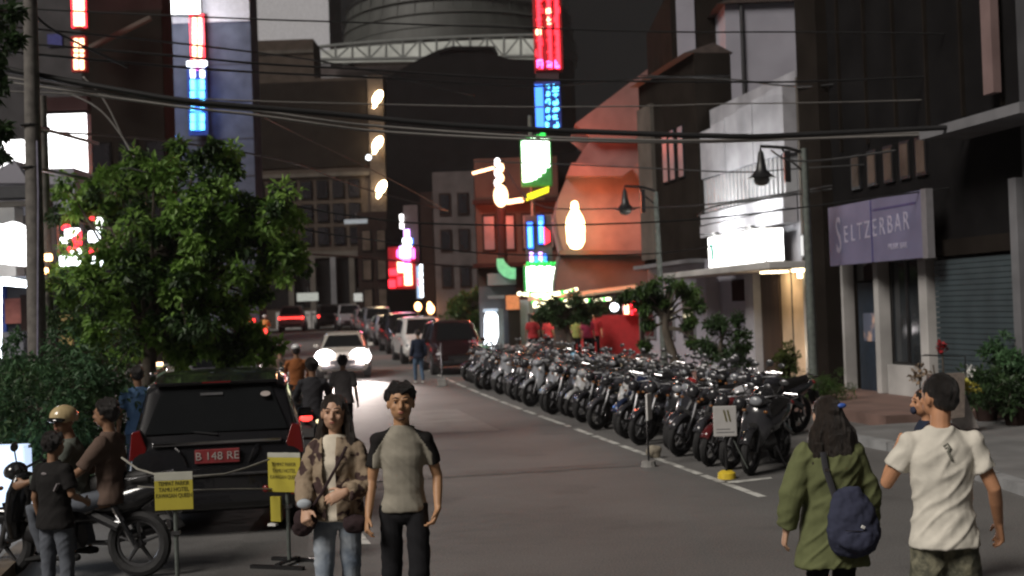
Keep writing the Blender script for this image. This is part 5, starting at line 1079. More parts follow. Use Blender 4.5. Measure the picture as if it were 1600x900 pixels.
def hand(mb, w, d, nrm, H, side, curl=.35, open_=.12):
    # w wrist, d direction of the palm, nrm points out of the back of the hand, side: +1 / -1 where the thumb leaves
    d = V(d).normalized(); nrm = V(nrm); nrm = (nrm-d*nrm.dot(d)).normalized(); ac = d.cross(nrm)*side
    k = H
    mb.tube([w-d*.01*k, w+d*.018*k, w+d*.04*k, w+d*.056*k], [(.017*k, .012*k), (.022*k, .011*k), (.025*k, .0105*k), (.023*k, .009*k)], 10, ref=nrm, rnd_cap=.6)
    for i, (ln, of) in enumerate(((.040, .0195), (.046, .0065), (.043, -.0065), (.034, -.0185))):
        p = w+d*(.052 if i not in (0, 3) else .048)*k+ac*of*k; a = curl*(1+.12*i); sp = ac*(of*open_*12)
        dd = (d+sp*.12).normalized(); pts = [p-dd*.01*k]; 
        for j in range(3):
            ang = a*(.5+j*.8); q = (dd*cos(ang)-nrm*sin(ang)); pts.append(pts[-1]+q*ln*k*(.45, .33, .27)[j]); 
        mb.tube(pts, [.0055*k, .0052*k, .0048*k, .0042*k], 7, rnd_cap=.8)
    p = w+d*.012*k+ac*.016*k; t1_ = (ac*.75+d*.65-nrm*.25).normalized(); t2_ = (ac*.25+d*.9-nrm*.35).normalized()
    mb.tube([p, p+t1_*.024*k, p+t1_*.024*k+t2_*.022*k], [.0075*k, .0065*k, .005*k], 8, rnd_cap=.8)
STAND = dict(hipR=(.05, 0, .52), kneeR=(.055, .02, .285), ankR=(.055, -.01, .045), hipL=(-.05, 0, .52), kneeL=(-.055, .02, .285), ankL=(-.055, -.01, .045),
             elbR=(.135, -.02, .63), wriR=(.15, .03, .485), elbL=(-.135, -.02, .63), wriL=(-.15, .03, .485))
SIT = dict(hipR=(.055, 0, .50), kneeR=(.10, .24, .47), ankR=(.10, .18, .24), hipL=(-.055, 0, .50), kneeL=(-.10, .24, .47), ankL=(-.10, .18, .24),
           elbR=(.15, .09, .66), wriR=(.13, .24, .62), elbL=(-.15, .09, .66), wriL=(-.13, .24, .62))
def person(label, loc, face, H, skin, pose=None, base=STAND, top=None, sleeve='same', sleeve_len=.62, legs='trouser_black', leg_len=1.0, hair='short', hairm='hair', shoes='shoe_dark', vox=.011, build=1.0, head_yaw=0, head_tilt=0, hem=.475, bulk=1.0, folds=.004, fem=False, curl=.4, group=None, lean=(0, 0), topname='shirt', seed=0, headgear=None, legbulk=1.0):
    P = dict(base); P.update(pose or {}); o = None
    def sh(p):      # upper body lean
        z = max(0, p[2]-.52); return V((p[0]+lean[0]*z, p[1]+lean[1]*z, p[2]))*H
    J = {k: (sh(v) if k[:3] in ('elb', 'wri') else V(v)*H) for k, v in P.items() if k[:3] in ('elb', 'wri', 'hip', 'kne', 'ank')}
    sw = (.100 if not fem else .088)*build; shR, shL = sh((sw, 0, .786)), sh((-sw, 0, .786)); kh = H*(1.07 if vox < .02 else 1.04); k = H; B = build
    nb_ = sh((0, -.006, .835)); hc = sh((0, .012, .930)); rot = Matrix.Rotation(R(head_yaw), 3, 'Z') @ Matrix.Rotation(R(head_tilt), 3, 'X')
    def hp(x, y, z): return hc + rot @ (V((x, y, z))*kh)
    mb = MB()
    # trunk (under the clothes), neck, head
    mb.tube([sh((0, 0, .50)), sh((0, 0, .60)), sh((0, .0, .70)), sh((0, 0, .78)), sh((0, -.004, .825))], [(.075*k*B, .05*k), (.068*k*B, .048*k), (.078*k*B, .052*k), (.082*k*B, .048*k), (.045*k, .035*k)], 14, ref=(0, 1, 0), rnd_cap=.3)
    mb.tube([sh((0, -.008, .80)), sh((0, -.004, .85)), hc+rot @ (V((0, -.012, -.03))*k)], [.036*k, .031*k if not fem else .027*k, .032*k if not fem else .028*k], 12)
    mb.ell(hp(0, -.008, .012), (.0465*kh, .055*kh, .052*kh), 16, 12, rot); mb.ell(hp(0, .008, -.022), (.038*kh, .041*kh, .043*kh), 14, 10, rot)
    mb.ell(hp(0, .022, -.047), (.018*kh, .018*kh, .014*kh), 10, 8, rot)     # chin
    for sg in (1, -1):
        mb.ell(hp(sg*.045, -.004, -.006), (.006*kh, .012*kh, .018*kh), 8, 8, rot); mb.ell(hp(sg*.022, .034, -.014), (.013*kh, .010*kh, .012*kh), 8, 6, rot)
        mb.ell(hp(sg*.016, .046, .014), (.014*kh, .006*kh, .006*kh), 8, 6, rot)
    mb.tube([hp(0, .044, .008), hp(0, .052, -.006), hp(0, .056, -.015)], [.006*kh, .0075*kh, .0095*k], 8, rnd_cap=.8)
    mb.ell(hp(0, .046, -.032), (.013*kh, .007*kh, .006*kh), 8, 6, rot)
    for sd, s_ in (('R', shR), ('L', shL)):
        e, w_ = J['elb'+sd], J['wri'+sd]; a = .026*B*k; m1 = s_.lerp(e, .5); m2 = e.lerp(w_, .35)
        mb.tube([s_, m1, e, m2, w_], [a*1.0, a*1.0, a*.86, a*.84, a*.56], 12, rnd_cap=.5)
        d_ = (w_-e).normalized(); x_ = 1 if sd == 'R' else -1
        nr = P.get('nrm'+sd) or (x_, .15, .1); th = P.get('th'+sd, None)
        # thumb side: forward for hanging arms
        ac = d_.cross((V(nr)-d_*V(nr).dot(d_)).normalized()); sdn = 1 if ac.y > 0 else -1
        if th: sdn = 1 if ac.dot(V(th)) > 0 else -1
        hand(mb, w_, P.get('hd'+sd) or d_, nr, k, sdn, P.get('curl'+sd, curl))
        h, kn, an = J['hip'+sd], J['knee'+sd], J['ank'+sd]
        mb.tube([h, h.lerp(kn, .5), kn, kn.lerp(an, .35), an], [.043*k*B, .040*k*B, .031*k, .031*k, .019*k], 12, rnd_cap=.3)

    body = link('person', merged(mb, 'person', vox*.62, 2), skin); body.location = loc; body.rotation_euler = (0, 0, face); tag(body, label, 'person', group)
    o = body
    # face details
    big = vox < .015
    for sg in (1, -1):
        if big:
            MB().ell(hp(sg*.0175, .0385, .003), (.0072*kh, .0042*kh, .0030*kh), 10, 6, rot).build('eye', 'eye_white', o, True)
            MB().ell(hp(sg*.0175, .0412, .003), (.0042*kh, .0022*kh, .0036*kh), 8, 6, rot).build('iris', 'hair', o, True)
        else: MB().ell(hp(sg*.0175, .042, .003), (.0085*kh, .0045*kh, .0038*kh), 8, 6, rot).build('eye', 'hair', o, True)
        MB().tube([hp(sg*.007, .0475, .017), hp(sg*.018, .049, .0205), hp(sg*.029, .0405, .0165)], [.0018*kh, .0026*kh, .0014*k], 6).build('eyebrow', hairm, o, True)
    MB().ell(hp(0, .0535, -.0305), (.0105*kh, .0035*kh, .0022*kh), 10, 6, rot).build('lips', 'lip', o, True); MB().ell(hp(0, .053, -.0345), (.0095*kh, .004*kh, .0028*kh), 10, 6, rot).build('lips', 'lip', o, True)
    # hair
    if hair:
        hb = MB(); q = random.Random(seed+5)
        if hair == 'short':
            hb.ell(hp(0, -.016, .020), (.0530*kh, .055*kh, .053*kh), 16, 12, rot); hb.ell(hp(0, -.034, -.004), (.043*kh, .032*kh, .036*kh), 14, 10, rot); hb.ell(hp(0, .010, .046), (.040*kh, .036*kh, .022*kh), 14, 8, rot)
            for _ in range(90):
                a = q.uniform(0, 2*pi); z = q.uniform(.005, .07); a = q.uniform(R(-200), R(20)) if z < .035 else a; r = .050*sqrt(max(0, 1-((z-.02)/.055)**2)); hb.ell(hp(r*cos(a), -.012+r*1.1*sin(a), z), .0105*kh*q.uniform(.6, 1.4), 6, 5)
        elif hair == 'cropped':
            hb.ell(hp(0, -.013, .018), (.0490*kh, .057*kh, .052*kh), 16, 12, rot); hb.ell(hp(0, -.030, -.008), (.042*kh, .034*kh, .036*kh), 14, 10, rot)
        elif hair in ('long', 'longback'):
            hb.ell(hp(0, -.014, .020), (.0515*kh, .057*kh, .051*kh), 16, 12, rot)
            dn = .20 if hair == 'long' else .29
            for _ in range(44):
                a = q.uniform(R(195), R(345)) if hair == 'longback' else (q.uniform(R(160), R(380)))
                wd = 1.35 if hair == 'longback' else 1.0; x0, y0 = .044*cos(a)*(1 if wd == 1 else 1.08), .048*sin(a)-.010; tw = q.uniform(-.012, .012); ln = dn*q.uniform(.75, 1.05)
                fwd = .03 if (hair == 'long' and abs(cos(a)) > .75) else 0
                hb.tube([hp(x0*.9, y0*.9, .035), hp(x0*1.12, y0*1.05, -.01), hp(x0*1.3*wd+tw*.5, y0+fwd*.5-.006, -.06), hp(x0*1.45*wd+tw, y0+fwd-.012, -.06-ln*.45), hp(x0*1.35*wd+tw*1.8, y0*.9+fwd-.006, -.02-ln)], [.010*kh, .011*kh, .012*kh, .011*kh, .004*k], 7)
        link('hair', merged(hb, 'hair', vox*.7, 1, lambda c: (.0045 if hair == 'short' else .0022)*k*fn(c, 38/k, 3)+.003*k*fn((c.x, c.y, c.z*.25), 90/k, 8)), hairm, o)
    # clothes
    def fold(c): 
        c = c/H; a_ = (c.x+c.z)*.707; b_ = (c.x-c.z)*.707; rg = 1-abs(fn((a_*.35, c.y*.6, b_*1.5), 16, seed))*3; return H*folds*(.8*max(0, rg)-.3+.5*fn((b_*.5, c.y*.7, a_*1.2), 14, seed+4)+.5*fn((c.x*.4, c.y*.4, c.z*1.6), 16, seed+9))
    if top:
        tb = MB(); u = bulk*B; hz = hem
        wa = .086 if not fem else .078
        tb.tube([sh((0, 0, hz)), sh((0, 0, hz+.02)), sh((0, .002, max(hz+.04, .585))), sh((0, .002, .66)), sh((0, .002, .73)), sh((0, 0, .777)), sh((0, -.002, .812)), sh((0, -.005, .840))], [(.106*k*u, .076*k*u), (.106*k*u, .077*k*u), (wa*1.02*k*u, .062*k*u), (.090*k*u, .062*k*u), (.098*k*u, .066*k*u), (.098*k*u, .057*k*u), (.070*k*u, .049*k), (.042*k, .040*k)], 20, ref=(0, 1, 0))
        if fem: 
            for sg in (1, -1): tb.ell(sh((sg*.034, .040, .722)), (.030*k, .024*k, .028*k), 10, 8)
        sb = tb
        for sd, s_, x_ in (('R', shR, 1), ('L', shL, -1)):
            if not sleeve_len: continue
            e, w_ = J['elb'+sd], J['wri'+sd]; rr = .034*k*B*(bulk if bulk > 1.05 else 1)
            inn = sh((x_*.040, -.002, .808))
            pts = [inn, s_]; rds = [.024*k, rr*1.03]
            if sleeve_len <= 1: pts += [s_.lerp(e, sleeve_len*.5), s_.lerp(e, sleeve_len)]; rds += [rr*1.03, rr*1.08]
            else: pts += [s_.lerp(e, .5), e, e.lerp(w_, (sleeve_len-1)*.6), e.lerp(w_, sleeve_len-1)]; rds += [rr*1.0, rr*.98, rr*.92, rr*.84]
            sb.tube(pts, rds, 14); sb.ell(s_, rr*1.07, 12, 8)
        tm = merged(tb, topname, vox*.8, 3, fold)
        if sleeve == 'same': link(topname, tm, top, o)
        else:
            def side_of(c):
                c = c/H; ax = abs(c.x); edge = .046+(.832-c.z)*.66 if c.z > .735 else .112
                return 0 if ax < edge else (1 if c.x > 0 else -1)
            for nm, kk, mm in ((topname, 0, top), ('sleeve', 1, sleeve), ('sleeve', -1, sleeve)):
                b = bmesh.new(); b.from_mesh(tm); bmesh.ops.delete(b, geom=[f for f in b.faces if side_of(f.calc_center_median()) != kk], context='FACES')
                m2 = bpy.data.meshes.new(nm); b.to_mesh(m2); b.free(); q9 = link(nm, m2, mm, o); q9.modifiers.new('t', 'SOLIDIFY').thickness = .004
    if legs:
        lg = MB(); lb_ = legbulk
        lg.tube([V((0, 0, .60))*k, V((0, 0, .55))*k, V((0, -.004, .50))*k, V((0, 0, .475))*k], [(.076*k*B, .052*k), (.084*k*B, .058*k), (.086*k*B, .060*k), (.06*k, .05*k)], 18, ref=(0, 1, 0), rnd_cap=.3)
        for sd in 'RL':
            h, kn, an = J['hip'+sd], J['knee'+sd], J['ank'+sd]
            if leg_len < 1: e_ = kn.lerp(an, max(0, leg_len*2-1)) if leg_len > .5 else h.lerp(kn, leg_len*2); lg.tube([h+V((0, 0, .02))*k, h.lerp(kn, .5), kn, e_], [.050*k*B, .052*k*B*lb_, .048*k*lb_, .049*k*lb_], 14, rnd_cap=.2)
            else: lg.tube([h+V((0, 0, .02))*k, h.lerp(kn, .5), kn, kn.lerp(an, .4), an.lerp(kn, .03)], [.049*k*B*lb_, .048*k*B*lb_, .040*k*lb_, .037*k*lb_, .031*k*lb_], 14, rnd_cap=.2)
        link('trousers' if leg_len >= 1 else 'shorts', merged(lg, 'trousers', vox*.85, 3, fold), legs, o)
    for sd in 'RL':
        an = J['ank'+sd]; kn = J['knee'+sd]; s_ = MB(); g = V((0, 1, 0)) if (an-kn).normalized().z < -.5 else V((0, .8, .3))
        s_.tube([an+V((0, -.03, -.028))*k, an+V((0, .0, -.026))*k, an+g*.05*k+V((0, 0, -.03))*k, an+g*.095*k+V((0, 0, -.034))*k], [(.018*k, .017*k), (.022*k, .022*k), (.025*k, .016*k), (.018*k, .010*k)], 10, ref=(0, 0, 1), rnd_cap=.7)
        s_.build('shoe', shoes, o, True)
    return o, dict(hp=hp, sh=sh, J=J, k=k, rot=rot)
def gpos(px, d, z=0): p = pt(px, 500, d); return (p.x, d, gz(d)+z)

# ---- couple walking toward us
man, M_ = person('young man in a grey shirt with black raglan sleeves walking toward the camera', gpos(622, 8.5), pi+R(3), 1.73, 'skin_a', seed=1,
    pose=dict(elbR=(.122, -.01, .635), wriR=(.135, .055, .505), elbL=(-.130, -.03, .640), wriL=(-.128, .035, .520), hdL=(.35, .3, -.8), nrmL=(-.9, -.1, -.3), kneeL=(-.05, .06, .29), ankL=(-.05, .05, .06), kneeR=(.055, .0, .285), ankR=(.055, -.10, .07), curlR=.55, curlL=.5),
    top='shirt_grey', sleeve='shirt_black', sleeve_len=.66, legs='trouser_black', hair='short', head_yaw=2, vox=.0105, hem=.515, build=.90, bulk=.97, folds=.0045)
k = M_['k']; hp, sh = M_['hp'], M_['sh']
# sparse chin beard
MB().ell(hp(0, .030, -.056), (.014*k, .012*k, .007*k), 10, 6).build('beard', mk('beard', (.10, .055, .035), .8, scale=60, var=.5), man, True)
MB().tube([sh((.046*cos(a), .046*sin(a)*.75-.004, .832+.004*sin(a)*-1)) for a in [2*pi*i/20 for i in range(21)]], .0045*k, 6).build('collar', 'shirt_grey', man, True)

wom, W_ = person('young woman in a brown floral jacket and washed jeans walking toward the camera', gpos(518, 8.6), pi-R(4), 1.665, 'skin_b', seed=2, fem=True,
    pose=dict(elbR=(.125, .02, .655), wriR=(.105, .11, .560), elbL=(-.128, .03, .635), wriL=(-.055, .125, .625), hdL=(.8, .25, -.35), nrmL=(-.1, .9, .3), nrmR=(.3, .9, .2), thL=(0, 0, 1), kneeR=(.05, .06, .285), ankR=(.05, .05, .06), kneeL=(-.045, -.01, .28), ankL=(-.045, -.10, .07), curlL=.35, curlR=.8),
    top='blouse', sleeve_len=0, legs='jeans_washed', hair='long', hairm='hair_brown', vox=.0105, hem=.50, head_yaw=3, shoes='shoe_pale', legbulk=.95)
k = W_['k']; hp, sh, J = W_['hp'], W_['sh'], W_['J']
jb = MB(); u = 1.22
jb.tube([sh((0, 0, .51)), sh((0, 0, .53)), sh((0, 0, .60)), sh((0, 0, .70)), sh((0, 0, .775)), sh((0, 0, .81)), sh((0, -.005, .84))], [(.106*k, .086*k), (.107*k, .087*k), (.097*k, .084*k), (.095*k, .087*k), (.096*k, .072*k), (.076*k, .052*k), (.046*k, .040*k)], 22, ref=(0, 1, 0))
for sd, x_ in (('R', 1), ('L', -1)):
    s_ = sh((x_*.082, 0, .784)); e, w_ = J['elb'+sd], J['wri'+sd]
    jb.tube([sh((x_*.05, 0, .815)), s_, s_.lerp(e, .5), e, e.lerp(w_, .5), e.lerp(w_, .86)], [.024*k, .036*k, .038*k, .039*k, .036*k, .034*k], 14)
jm = merged(jb, 'jacket', .009, 2, lambda c: .006*k*fn((c.x*1.3, c.y, c.z*.9), 14, 2)+.004*k*fn(c, 30, 5))
b = bmesh.new(); b.from_mesh(jm); dl = []
for f in b.faces:
    c = f.calc_center_median()/k
    if c.y > .02 and -.012-.0*c.z < c.x < .040-.05*(.8-c.z) + .004 and c.z < .86 and abs(c.x) < .09 and c.y < .115: dl.append(f)
    elif c.z > .832: dl.append(f)
bmesh.ops.delete(b, geom=dl, context='FACES'); b.to_mesh(jm); b.free()
ja = link('jacket', jm, 'floral', wom); sm = ja.modifiers.new('t', 'SOLIDIFY'); sm.thickness = .006; sm.offset = 1
bg_ = MB(); bg_.ell(sh((.112, .085, .515)), (.050*k, .035*k, .050*k), 16, 10); bg_.ell(sh((.13, .07, .48)), (.042*k, .03*k, .035*k), 12, 8)
link('handbag', merged(bg_, 'handbag', .01, 2, lambda c: .008*fn(c, 30)), 'leather_bag', wom)
MB().tube([sh((-.06, .075, .80)), sh((-.02, .098, .72)), sh((.04, .105, .62)), sh((.10, .10, .54))], .006*k, 6).build('bag_strap', 'leather_bag', wom)
MB().ell(sh((.105, .13, .585)), (.030*k, .012*k, .020*k), 12, 8).build('wallet', mk('wallet', (.38, .42, .46), .6), wom, True)
bg2 = MB(); bg2.ell(sh((-.085, .085, .495)), (.052*k, .03*k, .040*k), 14, 8); link('scarf', merged(bg2, 'scarf', .01, 2, lambda c: .01*fn(c, 25)), 'leather_bag', wom)

# ---- pair seen from behind at the right
wm, X_ = person('man in a white T-shirt and camouflage shorts seen from behind, at the right edge', gpos(1462, 7.05), R(-4), 1.76, 'skin_c', seed=3,
    pose=dict(elbR=(.155, -.01, .640), wriR=(.185, .06, .515), elbL=(-.165, .03, .660), wriL=(-.105, .13, .755), curlL=1.1, curlR=.45, kneeR=(.06, .03, .28)),
    top='shirt_white', sleeve_len=.60, legs='camo', leg_len=.60, hair='cropped', head_yaw=32, vox=.0105, hem=.465, build=.96, bulk=1.08, folds=.0065, shoes='shoe_dark', legbulk=1.15)
k = X_['k']; sh = X_['sh']
lg = MB(); pts = [sh((.002+.012*sin(q*4.4), -.0665-.002*q, .775-.04*q)) for q in (0, .25, .5, .75, 1)]; lg.tube(pts, .0042*k, 6); 
sg_ = MB(); 
prt = MB(); prt.tube([sh((-.008, -.066, .782)), sh((.004, -.067, .790)), sh((.010, -.067, .780)), sh((.004, -.067, .766)), sh((.010, -.067, .752)), sh((.014, -.067, .742))], [(.004*k, .002*k)]*6, 6, rnd_cap=.5); prt.build('shirt_print', mk('print_grey', (.17, .17, .14), .8), wm, True)
gw, Y_ = person('woman in an olive parka with long dark hair and a navy backpack, seen from behind', gpos(1287, 7.8), R(10), 1.60, 'skin_b', seed=4, fem=True,
    pose=dict(elbR=(.150, -.01, .635), wriR=(.165, .04, .475), elbL=(-.160, -.015, .640), wriL=(-.175, .02, .50), kneeR=(.05, .03, .28)),
    top='jacket_olive', sleeve_len=1.88, legs='trouser_black', hair='longback', hairm='hair_brown', vox=.0105, hem=.365, bulk=1.30, folds=.009, topname='parka', build=1.06)
k = Y_['k']; hp, sh = Y_['hp'], Y_['sh']
MB().ell(hp(.034, -.062, .036), (.018*k, .008*k, .010*k), 10, 6).build('hair_clip', mk('clip_blue', (.05, .12, .45), .4), gw, True)
bp_ = MB(); bp_.tube([sh((.03, -.115, .44)), sh((.03, -.13, .50)), sh((.025, -.125, .58)), sh((.01, -.115, .655))], [(.088*k, .045*k), (.105*k, .055*k), (.092*k, .050*k), (.055*k, .028*k)], 18, ref=(0, 1, 0), rnd_cap=.6); bp_.ell(sh((.035, -.170, .485)), (.080*k, .030*k, .045*k), 14, 8)
bk = link('backpack', merged(bp_, 'backpack', .010, 2, lambda c: .012*fn(c, 16)+.005*fn(c, 40)), 'bag_navy', gw)
MB().tube([sh((-.055, -.075, .80)), sh((-.055, -.092, .74)), sh((-.035, -.105, .66)), sh((-.02, -.12, .58))], [(.013*k, .004*k)]*4, 8, ref=(0, 1, 0)).build('shoulder_strap', 'shirt_darkgrey', gw)
MB().box(sh((-.052, -.094, .735)), (.035, .012, .022)).build('buckle', 'steel', gw, bevel=.004); MB().box(sh((.035, -.198, .535)), (.022, .01, .018), m=Matrix.Rotation(.5, 3, 'Y')).build('badge', 'white_paint', gw, bevel=.002)
MB().tube([sh((-.03, -.19, .525)), sh((.07, -.19, .515))], .0025, 5).build('zip', 'steel', gw)
for a in (0,): MB().ell(sh((-.150, -.03, .66)), (.012*k, .02*k, .018*k), 8, 6).build('sleeve_patch', mk('patch_cream', (.4, .38, .22), .8), gw, True)

pw_, V_ = person('person in a navy top, in profile beside the head of the man in white', gpos(1441, 9.6), R(90), 1.50, 'skin_c', top='shirt_navy', sleeve_len=.7, legs='trouser_black', hair='longback', hairm='hair_brown', vox=.015, seed=31, fem=True, pose=dict(elbR=(.12, -.05, .64), wriR=(.12, -.05, .50), elbL=(-.12, -.05, .64), wriL=(-.12, -.05, .50)))
MB().ell(V_['hp'](0, .046, -.034), (.026*V_['k'], .016*V_['k'], .022*V_['k']), 12, 8).build('face_mask', 'bag_navy', pw_, True)
b8 = MB(); b8.tube([V_['sh']((.0, -.105, .80)), V_['sh']((.0, -.125, .74)), V_['sh']((.0, -.13, .66)), V_['sh']((.0, -.115, .60))], [(.12, .06), (.15, .115), (.16, .12), (.13, .09)], 14, ref=(0, 1, 0), rnd_cap=.5); link('backpack', merged(b8, 'backpack', .015, 2), 'leather_bag', pw_)
MB().tube([V_['sh']((-.06, -.07, .79)), V_['sh']((-.062, .0, .835)), V_['sh']((-.062, .065, .77)), V_['sh']((-.08, .05, .68))], .014, 6).build('bag_strap', 'leather_bag', pw_)
# ---- left group by the motorbike
b_near = copy_tree(proto); b_near['label'] = 'large dark motorbike at lower left carrying two people'; b_near['group'] = 'motorbikes at the left kerb'
recolor(b_near, {'paint_bike0': bikecols[7]}); bx_ = pt(182, 500, 10.7); b_near.location = (bx_.x-.60, 11.2, 0); b_near.rotation_euler = (0, R(0), R(90-8)); b_near.scale = (1, 1, 1)
def on_bike(y, z=0): return (b_near.matrix_basis @ V((0, y, 0))) + V((0, 0, z))
q = on_bike(-.10); rd, Z_ = person('seated motorbike rider in a cream helmet and grey green jacket at lower left', (q.x, q.y, -.13), R(82)+R(14), 1.60, 'skin_d', base=SIT, top='jacket_greygreen', sleeve_len=1.8, legs='jeans_grey', hair=None, vox=.014, lean=(0, .18), head_yaw=60, seed=6, bulk=1.1)
hb = Z_['hp']; k = Z_['k']; he = MB(); he.ell(hb(0, -.008, .024), (.074*k, .084*k, .066*k), 18, 12, Z_['rot']); 
hme = merged(he, 'helmet', .012, 1); b = bmesh.new(); b.from_mesh(hme); bmesh.ops.delete(b, geom=[f for f in b.faces if (f.calc_center_median()-hb(0, 0, 0)).z < .0], context='FACES'); b.to_mesh(hme); b.free()
hh = link('helmet', hme, mk('helmet_cream', (.46, .36, .20), .25, coat=.5), rd); hh.modifiers.new('t', 'SOLIDIFY').thickness = .012
MB().ell(hb(0, .045, .012), (.058*k, .04*k, .018*k), 14, 8, Z_['rot']).build('visor', 'glass_dark', rd, True)
q = on_bike(-.40); ps_, Q_ = person('seated passenger in a brown shirt on the motorbike at lower left', (q.x, q.y-.02, -.15), R(82), 1.68, 'skin_d', base=SIT, top='shirt_brown', sleeve_len=.95, legs='jeans_grey', hair='short', vox=.014, seed=7, lean=(0, .05), bulk=1.12, pose=dict(wriR=(.10, .22, .60), wriL=(-.12, .2, .60)))
kd, _k = person('child in a black T-shirt and jeans standing at lower left with his back to us', gpos(77, 10.0), R(-28), 1.36, 'skin_d', top='shirt_black', sleeve_len=.75, legs='jeans_grey', hair='short', vox=.0115, seed=8, bulk=1.2, hem=.46, pose=dict(kneeR=(.075, .01, .285), ankR=(.10, -.01, .045), kneeL=(-.06, 0, .285), ankL=(-.07, 0, .045), wriR=(.11, .12, .60), elbR=(.14, .0, .65)), legbulk=1.1)
MB().ell(_k['sh']((0, -.072, .775)), (.03, .006, .012), 8, 6).build('shirt_print', 'shirt_greylight', kd, True)
MB().box(_k['sh']((.085, -.06, .70)), (.012, .03, .07), m=Matrix.Rotation(.6, 3, 'Y')).build('shirt_print', 'shirt_greylight', kd)
person('person in a light blue shirt standing between the hedge and the black car', gpos(212, 15.2, .14), R(20), 1.55, 'skin_d', top='shirt_blue', sleeve_len=.7, legs='jeans_blue', hair='cropped', vox=.018, seed=9)
# ---- mid street riders and walkers
def rider_bike(px, d, rz, ci, label, lit=False):
    b = copy_tree(proto); recolor(b, {'paint_bike0': bikecols[ci]}); p = pt(px, 500, d); b.location = (p.x, d, gz(d)); b.rotation_euler = (0, 0, rz); b.scale = (1, 1, 1); b['label'] = label; b['group'] = 'motorbikes being ridden up the street'
    if lit:
        m = MB().ell((0, -.93, .80), (.09, .03, .05), 12, 6).build('lit_tail_light', 'tail_glow', b, True)
    return b
rb1 = rider_bike(478, 18.6, PHI-R(4), 0, 'dark motorbike with lit tail light just right of the black car', True)
for sg in (1, -1): MB().ell((sg*.16, -.86, .74), (.035, .02, .03), 8, 6).build('reflector', mk('glint_glow_%d' % (sg+1), (.6, .5, .3), emit=1.6, ecol=(1, .85, .5)), rb1, True)  # pale reflections put in as glowing spots on the reflectors
q = rb1.matrix_basis @ V((0, -.15, 0)); person('rider in a dark jacket on the motorbike right of the black car', (q.x+.07, q.y, gz(q.y)-.03), PHI, 1.62, 'skin_d', base=SIT, top='shirt_darkgrey', sleeve_len=1.8, legs='trouser_black', hair='short', vox=.017, seed=10)
rb2 = rider_bike(461, 25, PHI, 1, 'dark motorbike ahead, ridden by the person in orange')
q = rb2.matrix_basis @ V((0, -.15, 0)); orr, O_ = person('rider in an orange brown shirt with a white topped helmet, seen from behind', (q.x, q.y, gz(q.y)), PHI, 1.66, 'skin_d', base=SIT, top='shirt_orange', sleeve_len=1.8, legs='trouser_black', hair='cropped', vox=.017, seed=11)
MB().ell(O_['hp'](0, -.01, .035), (.06*O_['k'], .066*O_['k'], .042*O_['k']), 14, 8).build('helmet', 'helmet_white', orr, True)
rb3 = rider_bike(436, 27, PHI, 2, 'red motorbike partly hidden behind the black car roof')
q = rb3.matrix_basis @ V((0, -.15, 0)); or3, O3 = person('rider in a tan jacket half hidden by the black car', (q.x, q.y, gz(q.y)), PHI, 1.6, 'skin_d', base=SIT, top='shirt_brown', sleeve_len=1.8, legs='trouser_black', hair=None, vox=.018, seed=12)
MB().ell(O3['hp'](0, -.01, .02), (.066*O3['k'], .074*O3['k'], .058*O3['k']), 14, 8).build('helmet', 'helmet_black', or3, True)
rb4 = rider_bike(414, 66, PHI*.5, 2, 'distant motorbike with a bright red tail light', True); MB().ell((0, -.97, .78), (.2, .05, .16), 12, 8).build('brake_lamp', 'tail_glow', rb4, True)
q = rb4.matrix_basis @ V((0, -.1, 0)); or4, O4 = person('distant rider in a bright orange jacket near the crossing', (q.x, q.y, gz(q.y)), PHI*.5, 1.62, 'skin_d', base=SIT, top=mk('shirt_hiviz', (.75, .30, .08), .7), sleeve_len=1.8, legs='trouser_black', hair=None, vox=.03, seed=13, bulk=1.2)
MB().ell(O4['hp'](0, -.01, .02), (.07*O4['k'], .078*O4['k'], .06*O4['k']), 12, 8).build('helmet', 'helmet_white', or4, True)
person('person in a pale grey shirt walking in front of the oncoming car', gpos(533, 21.5), R(4), 1.52, 'skin_d', top='shirt_greylight', sleeve_len=.8, legs='trouser_black', hair='short', vox=.016, seed=14, bulk=1.15, group=None)
person('pedestrian in a navy jacket and jeans at the kerb beside the white car', gpos(652, 38.4), R(20), 1.60, 'skin_d', top='shirt_navy', sleeve_len=1.8, legs='jeans_blue', hair='short', vox=.022, seed=15, bulk=1.1, shoes='shoe_pale', pose=dict(kneeL=(-.06, .05, .29), ankL=(-.05, .07, .05), ankR=(.06, -.06, .05)))
# ---- people at the stall, seen over the motorbikes
for k_, (px, py, d, H_, tp, sk, fc, lab) in enumerate(((832, 512, 44.5, 1.62, 'shirt_red', 'skin_d', R(10), 'stall customer in a dark red top, leftmost of the group'), (857, 522, 46, 1.5, 'shirt_red', 'skin_d', R(-30), 'second stall customer in dark red, just right of the leftmost'), (901, 520, 44.5, 1.55, 'shirt_yellow', 'skin_b', R(150), 'stall customer in a yellow green top'), (918, 519, 44, 1.58, 'shirt_pink', 'skin_b', R(190), 'stall customer in a hot pink top'), (930, 516, 45, 1.6, 'shirt_red', 'skin_c', R(170), 'stall customer in red right of the pink top'))):
    p = pt(px, py, d); person(lab, (p.x, d, p.z+.06-H_ if p.z+.06-H_ > gz(d)+.1 else gz(d)+.2), fc, H_, sk, top=tp, sleeve_len=.8, legs='trouser_black', hair='short', vox=.028, seed=20+k_, bulk=1.15)

